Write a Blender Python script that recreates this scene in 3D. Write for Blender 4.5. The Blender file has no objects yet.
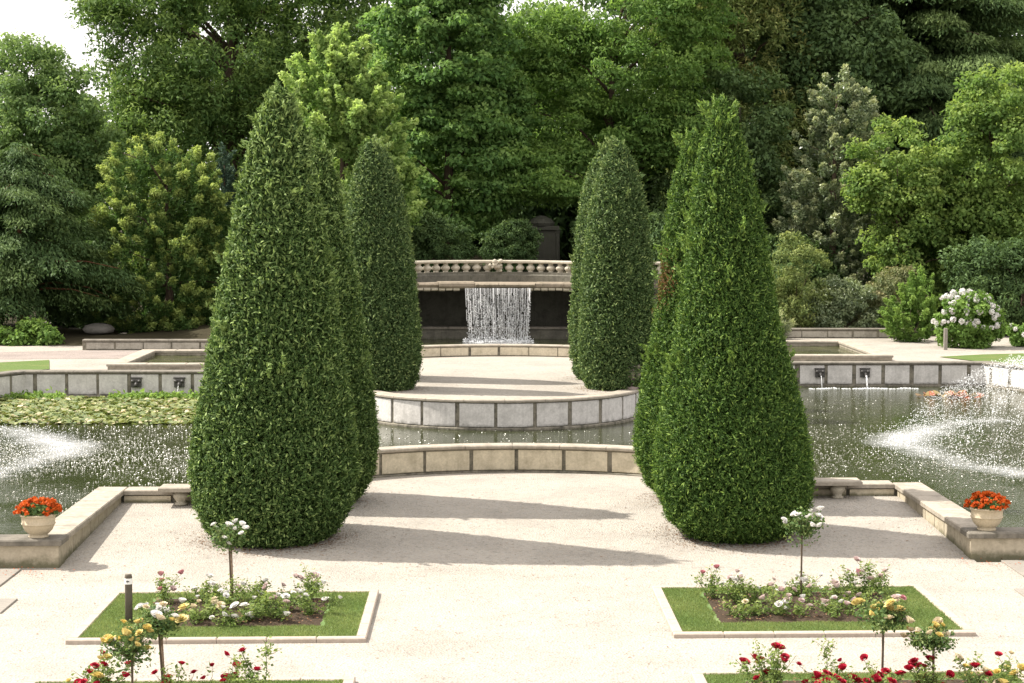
import bpy, math, random
import numpy as np
from mathutils import Matrix, Vector

sc = bpy.context.scene
C = sc.collection
PI = math.pi
R_ = math.radians

# ------------------------------------------------------------------ levels (metres)
WATER, TERR, COURT = .20, .85, .19
SUN_DIR = Vector((-5.5, 1.7, 6.6)).normalized()       # towards the sun


def ground_z(y):
    """the gravel court rises gently towards the pond"""
    if y < 26.75: return 0.
    return COURT * min(1., (y - 26.75) / 4.65)

# ------------------------------------------------------------------ objects
def tag(o, label=None, cat=None, group=None, kind=None):
    if label: o['label'] = label
    if cat: o['category'] = cat
    if group: o['group'] = group
    if kind: o['kind'] = kind
    return o

def thing(name, label, cat, loc=(0, 0, 0), rz=0, group=None):
    o = bpy.data.objects.new(name, None)
    o.empty_display_size = .2
    o.location = loc; o.rotation_euler = (0, 0, rz)
    C.objects.link(o)
    return tag(o, label, cat, group)

def obj(name, me, parent=None, loc=None, rot=None, scale=None, label=None):
    o = bpy.data.objects.new(name, me); C.objects.link(o)
    if parent: o.parent = parent
    if loc is not None: o.location = loc
    if rot is not None: o.rotation_euler = rot
    if scale is not None: o.scale = (scale,) * 3 if isinstance(scale, (int, float)) else scale
    if label: o['label'] = label
    return o

def copy_tree(o, parent=None):
    c = o.copy(); C.objects.link(c)
    if parent: c.parent = parent
    for ch in list(o.children): copy_tree(ch, c)
    return c

# ------------------------------------------------------------------ mesh buffers
class MB:
    """collects faces, becomes ONE mesh"""
    def __init__(s): s.v, s.f, s.m = [], [], []
    def add(s, vs, fs, mat=0):
        b = len(s.v); s.v += [tuple(v) for v in vs]
        s.f += [tuple(b + i for i in f) for f in fs]; s.m += [mat] * len(fs)
    def box(s, x0, x1, y0, y1, z0, z1, mat=0, ch=.0):
        if ch <= 0:
            vs = [(x, y, z) for z in (z0, z1) for y in (y0, y1) for x in (x0, x1)]
            s.add(vs, [(0, 2, 3, 1), (4, 5, 7, 6), (0, 1, 5, 4), (2, 6, 7, 3), (0, 4, 6, 2), (1, 3, 7, 5)], mat)
        else:
            c = ch
            rings = [(0, z0), (0, z1 - c), (c, z1)]
            vs = []
            for d, z in rings: vs += [(x0 + d, y0 + d, z), (x1 - d, y0 + d, z), (x1 - d, y1 - d, z), (x0 + d, y1 - d, z)]
            fs = [(3, 2, 1, 0), (8, 9, 10, 11)]
            for k in (0, 4):
                for i in range(4): fs.append((k + i, k + (i + 1) % 4, k + 4 + (i + 1) % 4, k + 4 + i))
            s.add(vs, fs, mat)
    def lathe(s, prof, n=24, c=(0, 0, 0), mat=0, wob=None, cap=True):
        vs, fs = [], []
        for j, (r, z) in enumerate(prof):
            for i in range(n):
                a = 2 * PI * i / n
                rr = r * (1 + (wob(a, z) if wob else 0))
                vs.append((c[0] + rr * math.cos(a), c[1] + rr * math.sin(a), c[2] + z))
        for j in range(len(prof) - 1):
            for i in range(n):
                k = (i + 1) % n
                fs.append((j * n + i, j * n + k, (j + 1) * n + k, (j + 1) * n + i))
        if cap:
            fs.append(tuple(range(n))[::-1]); b = (len(prof) - 1) * n
            fs.append(tuple(b + i for i in range(n)))
        s.add(vs, fs, mat)
    def tube(s, pts, rad, n=6, mat=0):
        pts = [Vector(p) for p in pts]
        if not hasattr(rad, '__len__'): rad = [rad] * len(pts)
        vs, fs = [], []
        ref = Vector((.31, .87, .21)).normalized()
        for j, p in enumerate(pts):
            t = (pts[min(j + 1, len(pts) - 1)] - pts[max(j - 1, 0)]).normalized()
            if abs(t.dot(ref)) > .95: ref = Vector((.9, .1, .3)).normalized()
            a = t.cross(ref).normalized(); b = t.cross(a)
            for i in range(n):
                q = 2 * PI * i / n
                vs.append(p + (a * math.cos(q) + b * math.sin(q)) * rad[j])
        for j in range(len(pts) - 1):
            for i in range(n):
                k = (i + 1) % n
                fs.append((j * n + i, j * n + k, (j + 1) * n + k, (j + 1) * n + i))
        fs.append(tuple(range(n))[::-1]); b = (len(pts) - 1) * n
        fs.append(tuple(b + i for i in range(n)))
        s.add(vs, fs, mat)
    def sweep(s, path, prof, mat=0, closed_ends=True):
        """path: 2-D points; prof: closed (offset, z) section, offset > 0 to the right of travel (towards the viewer for a path running +X)"""
        vs, fs = [], []
        n = len(prof)
        for i, p in enumerate(path):
            nx, ny = path_normal(path, i)
            for d, z in prof: vs.append((p[0] + nx * d, p[1] + ny * d, z))
        for i in range(len(path) - 1):
            for j in range(n):
                k = (j + 1) % n
                fs.append((i * n + j, (i + 1) * n + j, (i + 1) * n + k, i * n + k))
        if closed_ends:
            fs.append(tuple(range(n))); b = (len(path) - 1) * n
            fs.append(tuple(b + i for i in range(n))[::-1])
        s.add(vs, fs, mat)
    def mesh(s, name, mats, smooth=False):
        me = bpy.data.meshes.new(name)
        me.from_pydata(s.v, [], s.f)
        for m in (mats if isinstance(mats, (list, tuple)) else [mats]): me.materials.append(m)
        me.polygons.foreach_set('material_index', s.m)
        if smooth: me.polygons.foreach_set('use_smooth', [True] * len(s.f))
        me.update()
        import bmesh
        bm = bmesh.new(); bm.from_mesh(me); bmesh.ops.recalc_face_normals(bm, faces=bm.faces); bm.to_mesh(me); bm.free()
        return me

def path_normal(path, i):
    def nrm(a, b):
        dx, dy = b[0] - a[0], b[1] - a[1]; l = math.hypot(dx, dy) or 1
        return dy / l, -dx / l
    if i == 0: return nrm(path[0], path[1])
    if i == len(path) - 1: return nrm(path[-2], path[-1])
    a, b = nrm(path[i - 1], path[i]), nrm(path[i], path[i + 1])
    k = 1 + a[0] * b[0] + a[1] * b[1]
    k = max(k, .3)
    return (a[0] + b[0]) / k, (a[1] + b[1]) / k

def arc(cx, cy, r, a0, a1, n=48):
    """angles in degrees, measured from +X"""
    return [(cx + r * math.cos(R_(a0 + (a1 - a0) * i / n)), cy + r * math.sin(R_(a0 + (a1 - a0) * i / n))) for i in range(n + 1)]

def path_len(path): return sum(math.dist(path[i], path[i + 1]) for i in range(len(path) - 1))

def sub_path(path, s0, s1):
    """the piece of a path between two arc lengths, with its corner points"""
    out, acc = [], 0
    def lerp(a, b, t): return (a[0] + (b[0] - a[0]) * t, a[1] + (b[1] - a[1]) * t)
    for i in range(len(path) - 1):
        l = math.dist(path[i], path[i + 1])
        if l == 0: continue
        if acc <= s0 < acc + l: out.append(lerp(path[i], path[i + 1], (s0 - acc) / l))
        if out and acc + l < s1: out.append(path[i + 1])
        if acc < s1 <= acc + l + 1e-9:
            out.append(lerp(path[i], path[i + 1], (s1 - acc) / l)); break
        acc += l
    r = [out[0]]
    for p in out[1:]:
        if math.dist(p, r[-1]) > 1e-4: r.append(p)
    return r

def quads_mesh(name, V, mats, tint=None, nper=4, mat_idx=None, smooth=False):
    """V: (n, nper, 3) array of separate faces"""
    n = V.shape[0]
    me = bpy.data.meshes.new(name)
    me.vertices.add(n * nper); me.vertices.foreach_set('co', np.ascontiguousarray(V, dtype=np.float32).ravel())
    me.loops.add(n * nper); me.loops.foreach_set('vertex_index', np.arange(n * nper, dtype=np.int32))
    me.polygons.add(n); me.polygons.foreach_set('loop_start', np.arange(0, n * nper, nper, dtype=np.int32))
    for m in (mats if isinstance(mats, (list, tuple)) else [mats]): me.materials.append(m)
    if mat_idx is not None: me.polygons.foreach_set('material_index', np.asarray(mat_idx, dtype=np.int32))
    if tint is not None:
        at = me.attributes.new('tint', 'FLOAT_COLOR', 'POINT')
        col = np.ones((n, nper, 4), np.float32); col[:, :, :3] = tint[:, None, :]
        at.data.foreach_set('color', col.ravel())
    me.update(calc_edges=True)
    return me

def unit(a): return a / np.maximum(np.linalg.norm(a, axis=-1, keepdims=True), 1e-9)

def leaf_quads(P, N, D, L, Wd, fold=.25, mid=.42):
    """diamond leaves: centre P, face normal ~N, length axis ~D"""
    n = len(P)
    D = unit(D); T = unit(np.cross(N, D)); N2 = np.cross(D, T)
    L = np.broadcast_to(np.asarray(L, float), (n,))[:, None]; Wd = np.broadcast_to(np.asarray(Wd, float), (n,))[:, None]
    V = np.empty((n, 4, 3))
    V[:, 0] = P - D * L * .5
    V[:, 2] = P + D * L * .5 - N2 * L * .08
    m = P + D * L * (mid - .5) + N2 * Wd * fold
    V[:, 1] = m + T * Wd * .5
    V[:, 3] = m - T * Wd * .5
    return V

# ------------------------------------------------------------------ materials
def new_mat(name):
    m = bpy.data.materials.new(name); m.use_nodes = True
    nt = m.node_tree; nt.nodes.clear()
    out = nt.nodes.new('ShaderNodeOutputMaterial')
    return m, nt, out

def N(nt, t, **kw):
    n = nt.nodes.new(t)
    for k, v in kw.items():
        if k in n.inputs.keys() if hasattr(n.inputs, 'keys') else False: n.inputs[k].default_value = v
        else: setattr(n, k, v)
    return n

def noise(nt, vec, scale, detail=4, rough=.55, dim='3D'):
    n = nt.nodes.new('ShaderNodeTexNoise'); n.inputs['Scale'].default_value = scale
    n.inputs['Detail'].default_value = detail; n.inputs['Roughness'].default_value = rough
    if vec is not None: nt.links.new(vec, n.inputs['Vector'])
    return n.outputs['Fac']

def ramp(nt, fac, stops):
    r = nt.nodes.new('ShaderNodeValToRGB'); e = r.color_ramp.elements
    while len(e) < len(stops): e.new(.5)
    for el, (p, c) in zip(e, stops):
        el.position = p; el.color = (c, c, c, 1) if isinstance(c, (int, float)) else (*c, 1)
    nt.links.new(fac, r.inputs['Fac'])
    return r.outputs['Color']

def mix(nt, fac, a, b, mode='MIX'):
    m = nt.nodes.new('ShaderNodeMix'); m.data_type = 'RGBA'; m.blend_type = mode
    def put(sock, v):
        if isinstance(v, (tuple, list)): sock.default_value = (*v[:3], 1)
        elif isinstance(v, (int, float)): sock.default_value = v
        else: nt.links.new(v, sock)
    if isinstance(fac, (int, float)): m.inputs['Factor'].default_value = fac
    else: nt.links.new(fac, m.inputs['Factor'])
    put(m.inputs['A'], a); put(m.inputs['B'], b)
    return m.outputs['Result']

def math_(nt, op, a, b=None, clamp=False):
    m = nt.nodes.new('ShaderNodeMath'); m.operation = op; m.use_clamp = clamp
    for i, v in enumerate((a, b)):
        if v is None: continue
        if isinstance(v, (int, float)): m.inputs[i].default_value = v
        else: nt.links.new(v, m.inputs[i])
    return m.outputs[0]

def bsdf(nt, out, col, rough=.8, spec=.3, bump=None, bs=.3, bd=.02):
    b = nt.nodes.new('ShaderNodeBsdfPrincipled')
    if isinstance(col, (tuple, list)): b.inputs['Base Color'].default_value = (*col[:3], 1)
    else: nt.links.new(col, b.inputs['Base Color'])
    if isinstance(rough, (int, float)): b.inputs['Roughness'].default_value = rough
    else: nt.links.new(rough, b.inputs['Roughness'])
    b.inputs['Specular IOR Level'].default_value = spec
    if bump is not None:
        bn = nt.nodes.new('ShaderNodeBump'); bn.inputs['Strength'].default_value = bs; bn.inputs['Distance'].default_value = bd
        nt.links.new(bump, bn.inputs['Height']); nt.links.new(bn.outputs['Normal'], b.inputs['Normal'])
    nt.links.new(b.outputs[0], out.inputs['Surface'])
    return b

def wpos(nt):
    g = nt.nodes.new('ShaderNodeNewGeometry'); return g.outputs['Position']

def opos(nt):
    g = nt.nodes.new('ShaderNodeTexCoord'); return g.outputs['Object']

def m_plain(name, col, rough=.7, spec=.3, var=.15, scale=12):
    m, nt, out = new_mat(name)
    f = noise(nt, opos(nt), scale)
    c = mix(nt, f, tuple(x * (1 - var) for x in col), tuple(min(1, x * (1 + var)) for x in col))
    bsdf(nt, out, c, rough, spec, f, .2, .01)
    return m

def m_leaf(name, ca, cb, cc=None, trans=.3, rough=.6, spec=.12, gain=2.25):
    """ca..cb: per-leaf spread, cc: colour of the lighter sprays (tint.g)"""
    def adj(c):
        l = .3 * c[0] + .6 * c[1] + .1 * c[2]
        return tuple(min(.7, gain * w * (v * .90 + l * .10)) for v, w in zip(c, (1.12, 1., .88)))
    ca, cb, cc = adj(ca), adj(cb), adj(cc) if cc else None
    m, nt, out = new_mat(name)
    at = nt.nodes.new('ShaderNodeAttribute'); at.attribute_name = 'tint'
    sp = nt.nodes.new('ShaderNodeSeparateColor'); nt.links.new(at.outputs['Color'], sp.inputs[0])
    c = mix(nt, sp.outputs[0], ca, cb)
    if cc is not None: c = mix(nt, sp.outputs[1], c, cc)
    b = nt.nodes.new('ShaderNodeBsdfPrincipled'); nt.links.new(c, b.inputs['Base Color'])
    b.inputs['Roughness'].default_value = rough; b.inputs['Specular IOR Level'].default_value = spec
    t = nt.nodes.new('ShaderNodeBsdfTranslucent')
    c2 = mix(nt, 1., c, (1.2, 1.22, .85), 'MULTIPLY'); nt.links.new(c2, t.inputs['Color'])
    mx = nt.nodes.new('ShaderNodeMixShader'); mx.inputs[0].default_value = trans
    nt.links.new(b.outputs[0], mx.inputs[1]); nt.links.new(t.outputs[0], mx.inputs[2])
    nt.links.new(mx.outputs[0], out.inputs['Surface'])
    return m

def m_petal(name, ca, cb, trans=.3):
    m, nt, out = new_mat(name)
    f = noise(nt, opos(nt), 40, 2)
    oi = nt.nodes.new('ShaderNodeObjectInfo')
    f2 = math_(nt, 'MULTIPLY_ADD', oi.outputs['Random'], .5); nt.nodes[-1].inputs[2].default_value = 0.
    f3 = math_(nt, 'ADD', math_(nt, 'MULTIPLY', f, .6), f2, True)
    c = mix(nt, f3, ca, cb)
    b = nt.nodes.new('ShaderNodeBsdfPrincipled'); nt.links.new(c, b.inputs['Base Color']); b.inputs['Roughness'].default_value = .6
    b.inputs['Specular IOR Level'].default_value = .2
    t = nt.nodes.new('ShaderNodeBsdfTranslucent'); nt.links.new(c, t.inputs['Color'])
    mx = nt.nodes.new('ShaderNodeMixShader'); mx.inputs[0].default_value = trans
    nt.links.new(b.outputs[0], mx.inputs[1]); nt.links.new(t.outputs[0], mx.inputs[2]); nt.links.new(mx.outputs[0], out.inputs['Surface'])
    return m

def m_gravel(name, base=(.328, .304, .262), tone=.5):
    m, nt, out = new_mat(name)
    p = wpos(nt)
    vo = nt.nodes.new('ShaderNodeTexVoronoi'); vo.inputs['Scale'].default_value = 34; nt.links.new(p, vo.inputs['Vector'])
    sep = nt.nodes.new('ShaderNodeSeparateColor'); nt.links.new(vo.outputs['Color'], sep.inputs[0])
    peb = ramp(nt, sep.outputs[0], [(0, .66), (.06, .85), (.3, .97), (.8, 1.02), (1, 1.08)])
    c = mix(nt, 1., base, peb, 'MULTIPLY')
    warm = ramp(nt, sep.outputs[1], [(0, (1.02, .985, .95)), (1, (.985, 1.0, 1.02))])
    c = mix(nt, 1., c, warm, 'MULTIPLY')
    big = noise(nt, p, .9, 5, .6)
    c = mix(nt, 1., c, ramp(nt, big, [(.3, .84), (.5, .98), (.7, 1.06)]), 'MULTIPLY')
    mid = noise(nt, p, 6., 4, .7)
    c = mix(nt, 1., c, ramp(nt, mid, [(.26, .82), (.42, .99), (.7, 1.04)]), 'MULTIPLY')
    sp = noise(nt, p, 55., 2, .5)
    c = mix(nt, ramp(nt, sp, [(.71, 0), (.77, .6)]), c, (.2, .16, .12))
    bsdf(nt, out, c, .9, .15, vo.outputs['Distance'], .7, .02)
    return m

def m_stone(name, base, dark, stain=.5, scale=3., moss=(.055, .06, .03), moss_amt=.25, foot=None, foot_h=.12, rough=.85):
    """weathered limestone with lichen blotches; foot = height above which the tide line of algae has gone"""
    m, nt, out = new_mat(name)
    p = wpos(nt)
    f = noise(nt, p, scale, 6, .65)
    g = noise(nt, p, scale * 7, 5, .7)
    c = mix(nt, ramp(nt, g, [(.3, 0), (.7, 1)]), tuple(x * .82 for x in base), tuple(min(1, x * 1.12) for x in base))
    c = mix(nt, math_(nt, 'MULTIPLY', ramp(nt, f, [(.45, 0), (.68, 1)]), stain, True), c, dark)
    # rain streaks
    mp = nt.nodes.new('ShaderNodeMapping'); mp.inputs['Scale'].default_value = (9, 9, .7); nt.links.new(p, mp.inputs['Vector'])
    st = noise(nt, mp.outputs[0], 1.2, 4, .6)
    c = mix(nt, math_(nt, 'MULTIPLY', ramp(nt, st, [(.52, 0), (.75, 1)]), stain * .7, True), c, dark)
    h = noise(nt, p, scale * 1.7, 5, .7)
    c = mix(nt, math_(nt, 'MULTIPLY', ramp(nt, h, [(.56, 0), (.7, 1)]), moss_amt, True), c, moss)
    if foot is not None:
        sx = nt.nodes.new('ShaderNodeSeparateXYZ'); nt.links.new(p, sx.inputs[0])
        d = math_(nt, 'SUBTRACT', sx.outputs[2], foot)
        d = math_(nt, 'DIVIDE', d, foot_h)
        d = math_(nt, 'ADD', d, math_(nt, 'MULTIPLY', math_(nt, 'SUBTRACT', noise(nt, p, 6, 4, .7), .5), 1.6))
        c = mix(nt, math_(nt, 'MULTIPLY', ramp(nt, d, [(.2, 1), (.9, 0)]), .8), c, moss)
    bsdf(nt, out, c, rough, .25, g, .35, .012)
    return m

def m_turf(name, a, b, c3):
    m, nt, out = new_mat(name)
    p = wpos(nt)
    f = noise(nt, p, 2.2, 5, .7); g = noise(nt, p, 60, 3, .6)
    c = mix(nt, f, a, b)
    c = mix(nt, ramp(nt, noise(nt, p, 1.1, 4, .6), [(.5, 0), (.72, .7)]), c, c3)
    c = mix(nt, 1., c, ramp(nt, g, [(.3, .65), (.7, 1.3)]), 'MULTIPLY')
    bsdf(nt, out, c, .85, .15, g, .6, .02)
    return m

M = {}
M['gravel'] = m_gravel('gravel')
M['terrace_gravel'] = m_gravel('terrace_gravel', (.32, .296, .254))
M['path'] = m_gravel('shaded_path_gravel', (.26, .225, .20))  # tree shade over the path is put into this darker gravel colour
M['soil'] = m_plain('soil', (.05, .036, .024), .95, .1, .5, 30)
M['woodland'] = m_plain('woodland_floor', (.035, .03, .016), .95, .1, .5, 8)
M['pond_bed'] = m_plain('pond_bed', (.02, .022, .012))
M['coping'] = m_stone('coping_stone', (0.350, 0.310, 0.249), (.15, .135, .11), .55, 2.6, (.07, .07, .04), .3)
M['coping_dark'] = m_stone('weathered_coping', (0.182, 0.164, 0.133), (.075, .07, .055), .8, 3.2, (.05, .05, .03), .5)
M['cream_panel'] = m_stone('cream_panel', (0.585, 0.520, 0.390), (.21, .18, .12), .4, 3.4, (.10, .10, .045), .2, COURT, .07)
M['grey_panel'] = m_stone('grey_panel', (0.559, 0.539, 0.501), (.2, .19, .17), .4, 3.1, (.06, .06, .045), .12, WATER + .02, .12)
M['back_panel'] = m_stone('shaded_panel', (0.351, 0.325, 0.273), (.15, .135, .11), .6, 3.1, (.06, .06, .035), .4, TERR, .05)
M['band'] = m_stone('stained_stone', (0.213, 0.194, 0.150), (.05, .047, .036), .9, 5, (.04, .042, .025), .5)
M['low_stone'] = m_stone('garden_wall_stone', (0.400, 0.350, 0.259), (.20, .175, .12), .45, 2.2, (.075, .075, .035), .35, .02, .16)
M['kerb'] = m_stone('kerb_stone', (0.376, 0.320, 0.263), (.25, .21, .17), .35, 3, (.12, .11, .07), .15)
M['slab'] = m_stone('paving_slab', (0.238, 0.217, 0.185), (.19, .175, .15), .5, 2.0, (.1, .1, .06), .15)
M['basin_stone'] = m_stone('basin_stone', (0.364, 0.319, 0.251), (.15, .13, .10), .5, 3.5, (.055, .06, .03), .35, TERR, .06)
M['baluster'] = m_stone('baluster_stone', (0.438, 0.399, 0.315), (.2, .18, .13), .4, 6, (.09, .09, .05), .25)
M['ledge'] = m_stone('ledge_stone', (0.238, 0.199, 0.147), (.10, .085, .06), .7, 3, (.05, .055, .025), .5)
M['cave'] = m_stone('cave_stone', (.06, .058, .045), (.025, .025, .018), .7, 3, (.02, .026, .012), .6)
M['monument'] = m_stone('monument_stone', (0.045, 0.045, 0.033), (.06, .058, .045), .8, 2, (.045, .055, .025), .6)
M['urn'] = m_stone('urn_stone', (0.315, 0.259, 0.231), (.2, .16, .14), .4, 12, (.1, .09, .06), .2)
M['pot'] = m_stone('pot_glaze', (0.481, 0.411, 0.289), (.38, .31, .2), .3, 5, (.25, .22, .12), .15)
M['rock'] = m_stone('rock', (0.245, 0.231, 0.203), (.15, .14, .12), .5, 4, (.07, .08, .04), .3)
M['bronze'] = m_plain('spout_metal', (.055, .052, .046), .5, .4)
M['wood_post'] = m_plain('weathered_wood', (.10, .085, .065), .85, .2, .35, 25)
M['plate'] = m_plain('white_plate', (.75, .74, .70), .5, .4, .05)
M['black'] = m_plain('dark_mark', (.02, .02, .02), .6, .3, .05)
M['bark'] = m_plain('bark', (.075, .055, .038), .95, .1, .45, 9)
M['red_bark'] = m_plain('red_bark', (.13, .065, .035), .95, .1, .45, 9)
M['twig'] = m_plain('yew_twigs', (.016, .018, .008), .95, .1, .4, 12)
M['stem'] = m_plain('rose_stem', (.10, .075, .05), .8, .2, .3, 30)
M['green_stem'] = m_plain('green_stem', (.09, .12, .04), .7, .2, .3, 30)
M['stake'] = m_plain('timber_stake', (.20, .14, .09), .85, .2, .3, 30)
M['turf'] = m_turf('turf', (.095, .16, .05), (.135, .20, .065), (.19, .21, .09))
M['far_turf'] = m_turf('far_turf', (.075, .12, .028), (.10, .145, .035), (.15, .155, .055))

# leaves
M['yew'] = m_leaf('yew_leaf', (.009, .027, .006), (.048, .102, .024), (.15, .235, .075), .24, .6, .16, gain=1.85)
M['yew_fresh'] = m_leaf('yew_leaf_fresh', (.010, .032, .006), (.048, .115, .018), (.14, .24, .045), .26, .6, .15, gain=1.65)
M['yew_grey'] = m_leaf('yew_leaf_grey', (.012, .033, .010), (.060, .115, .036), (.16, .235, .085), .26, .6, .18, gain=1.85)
M['lf_dark'] = m_leaf('leaf_dark', (.014, .036, .013), (.036, .070, .022), (.065, .105, .032), .28)
M['lf_gold'] = m_leaf('leaf_gold', (.014, .042, .010), (.042, .09, .022), (.14, .195, .05), .38)
M['lf_mid'] = m_leaf('leaf_mid', (.024, .060, .020), (.072, .128, .042), (.135, .20, .07), .45, gain=2.25)
M['lf_weep'] = m_leaf('leaf_weeping', (.016, .045, .012), (.055, .105, .026), (.13, .195, .05), .42, gain=2.3)
M['lf_blue'] = m_leaf('leaf_blue', (.014, .034, .026), (.03, .058, .042), None, .2)
M['lf_lime'] = m_leaf('leaf_lime', (.045, .098, .026), (.105, .185, .05), (.185, .27, .085), .45, gain=2.25)
M['lf_maple'] = m_leaf('leaf_maple', (.020, .058, .016), (.064, .135, .034), (.145, .235, .065), .45, gain=2.25)
M['lf_olive'] = m_leaf('leaf_olive', (.024, .065, .014), (.066, .13, .028), (.12, .195, .045), .45, gain=2.25)
M['lf_brown'] = m_leaf('leaf_brownish', (.028, .054, .014), (.075, .11, .03), (.17, .165, .06), .32)
M['lf_cedar'] = m_leaf('leaf_cedar', (.018, .042, .016), (.045, .085, .028), (.075, .12, .042), .28)
M['lf_holly'] = m_leaf('leaf_holly', (.03, .056, .03), (.105, .15, .08), (.2, .24, .14), .3, .35, .4)
M['lf_yellow'] = m_leaf('leaf_yellowgreen', (.026, .065, .016), (.08, .14, .03), (.17, .23, .055), .45, gain=2.25)
M['lf_rhodo'] = m_leaf('leaf_rhododendron', (.03, .06, .018), (.085, .12, .035), (.15, .18, .065), .3)
M['lf_pink'] = m_leaf('leaf_pinkish', (.035, .06, .026), (.095, .115, .055), (.17, .16, .10), .3)
M['lf_bright'] = m_leaf('leaf_bright', (.032, .08, .014), (.07, .135, .026), (.12, .19, .04), .35)
M['lf_rose'] = m_leaf('leaf_rose', (.045, .095, .025), (.12, .18, .045), (.22, .27, .08), .35, gain=1.6)
M['lf_rose_dark'] = m_leaf('leaf_rose_dark', (.025, .065, .022), (.06, .115, .035), (.12, .17, .06), .3, gain=1.7)
M['grass'] = m_leaf('grass_blade', (.052, .10, .028), (.105, .165, .055), (.19, .23, .10), .45, gain=1.5)
M['lily'] = m_leaf('lily_pad', (.06, .115, .025), (.18, .225, .055), (.52, .47, .36), .2, .3, .5, gain=1.15)
M['lily_red'] = m_leaf('lily_pad_red', (.12, .07, .03), (.24, .20, .06), (.30, .10, .05), .2, .3, .5, gain=1.15)
M['litter'] = m_leaf('needle_litter', (.17, .09, .045), (.30, .19, .11), None, .1, gain=.75)
# petals
M['p_white'] = m_petal('petal_white', (.70, .68, .64), (.80, .79, .76))
M['p_blush'] = m_petal('petal_blush', (.55, .40, .38), (.64, .55, .51))
M['p_pink'] = m_petal('petal_pink', (.44, .15, .18), (.58, .32, .32))
M['p_yellow'] = m_petal('petal_yellow', (.60, .45, .09), (.66, .57, .26))
M['p_cream'] = m_petal('petal_cream', (.62, .52, .32), (.67, .60, .45))
M['p_red'] = m_petal('petal_red', (.30, .006, .022), (.46, .022, .05), .2)
M['p_orange'] = m_petal('petal_orange', (.50, .06, .008), (.62, .14, .015), .25)

def m_water():
    m, nt, out = new_mat('pond_water')
    p = wpos(nt)
    mp = nt.nodes.new('ShaderNodeMapping'); mp.inputs['Scale'].default_value = (1., 1.5, 1.); nt.links.new(p, mp.inputs['Vector'])
    a = noise(nt, mp.outputs[0], 5.5, 3, .6)
    b = noise(nt, mp.outputs[0], 19., 3, .6)
    h = math_(nt, 'ADD', math_(nt, 'MULTIPLY', a, .8), math_(nt, 'MULTIPLY', b, .45))
    # the wind and the fountain ruffle some of the water more than the rest
    area = ramp(nt, noise(nt, p, .35, 3, .5), [(.35, .25), (.65, 1.)])
    h = math_(nt, 'MULTIPLY', h, area)
    bs = bsdf(nt, out, (.026, .032, .011), .07, .5, h, .2, .05)
    bs.inputs['IOR'].default_value = 1.33
    return m
M['water'] = m_water()

def m_foam(name, alpha_lo, alpha_hi, scale):
    m, nt, out = new_mat(name)
    p = wpos(nt)
    f = noise(nt, p, scale, 6, .75)
    at = nt.nodes.new('ShaderNodeAttribute'); at.attribute_name = 'tint'
    sp = nt.nodes.new('ShaderNodeSeparateColor'); nt.links.new(at.outputs['Color'], sp.inputs[0])
    a = math_(nt, 'ADD', f, math_(nt, 'SUBTRACT', sp.outputs[0], .62))
    b = bsdf(nt, out, (.62, .63, .63), .5, .4)
    nt.links.new(ramp(nt, a, [(alpha_lo, 0), (alpha_hi, .45)]), b.inputs['Alpha'])
    return m
M['foam'] = m_foam('foam', .40, 1.02, 4.5)

def m_drop():
    m, nt, out = new_mat('water_drops')
    b = bsdf(nt, out, (.9, .91, .91), .2, .6)
    b.inputs['IOR'].default_value = 1.33
    t = nt.nodes.new('ShaderNodeBsdfTranslucent'); t.inputs['Color'].default_value = (.92, .93, .93, 1)
    mx = nt.nodes.new('ShaderNodeMixShader'); mx.inputs[0].default_value = .6
    nt.links.new(b.outputs[0], mx.inputs[1]); nt.links.new(t.outputs[0], mx.inputs[2]); nt.links.new(mx.outputs[0], out.inputs['Surface'])
    return m
M['drop'] = m_drop()
M['speck'] = m_plain('spray_glint', (.22, .22, .165), .3, .5, .1)  # pale tone also carries the painted sparkle of the pond

# ------------------------------------------------------------------ world, sun, camera
w = bpy.data.worlds.new('World'); sc.world = w; w.use_nodes = True
nt = w.node_tree; nt.nodes.clear()
sky = nt.nodes.new('ShaderNodeTexSky'); sky.sky_type = 'NISHITA'; sky.sun_disc = False
el = math.asin(SUN_DIR.z); sky.sun_elevation = el
sky.sun_rotation = math.atan2(SUN_DIR.x, SUN_DIR.y)
sky.air_density = 1.0; sky.dust_density = 5.0; sky.ozone_density = 1.0
# thin bright veil of cloud, whitening the blue
tc = nt.nodes.new('ShaderNodeTexCoord')
cn = noise(nt, tc.outputs['Generated'], 2.2, 5, .55)
veil = mix(nt, ramp(nt, cn, [(.25, .72), (.7, .9)]), sky.outputs[0], (9.6, 9.1, 8.9))
bg = nt.nodes.new('ShaderNodeBackground'); bg.inputs['Strength'].default_value = .098
nt.links.new(veil, bg.inputs['Color'])
wo = nt.nodes.new('ShaderNodeOutputWorld'); nt.links.new(bg.outputs[0], wo.inputs['Surface'])

sl = bpy.data.lights.new('sun', 'SUN'); sl.energy = 4.2; sl.angle = R_(.55); sl.color = (1., .94, .86)
so = bpy.data.objects.new('sun', sl); C.objects.link(so)
so.rotation_euler = SUN_DIR.to_track_quat('Z', 'Y').to_euler()

cd = bpy.data.cameras.new('camera'); co = bpy.data.objects.new('camera', cd); C.objects.link(co); sc.camera = co
cd.sensor_width = 36; cd.lens = 1900 * 36 / 1024; cd.shift_x = -(565 - 512) / 1024; cd.clip_end = 1500; cd.clip_start = .1
r_, u_, f_ = [Vector(v) for v in ((.99899932, -.0445889, .00349193), (-.00045528, .0679325, .99768982), (.04472311, .99669303, -.06784422))]
mw = Matrix((r_, u_, -f_)).transposed().to_4x4(); mw.translation = (0, 0, 5); co.matrix_world = mw

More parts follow.
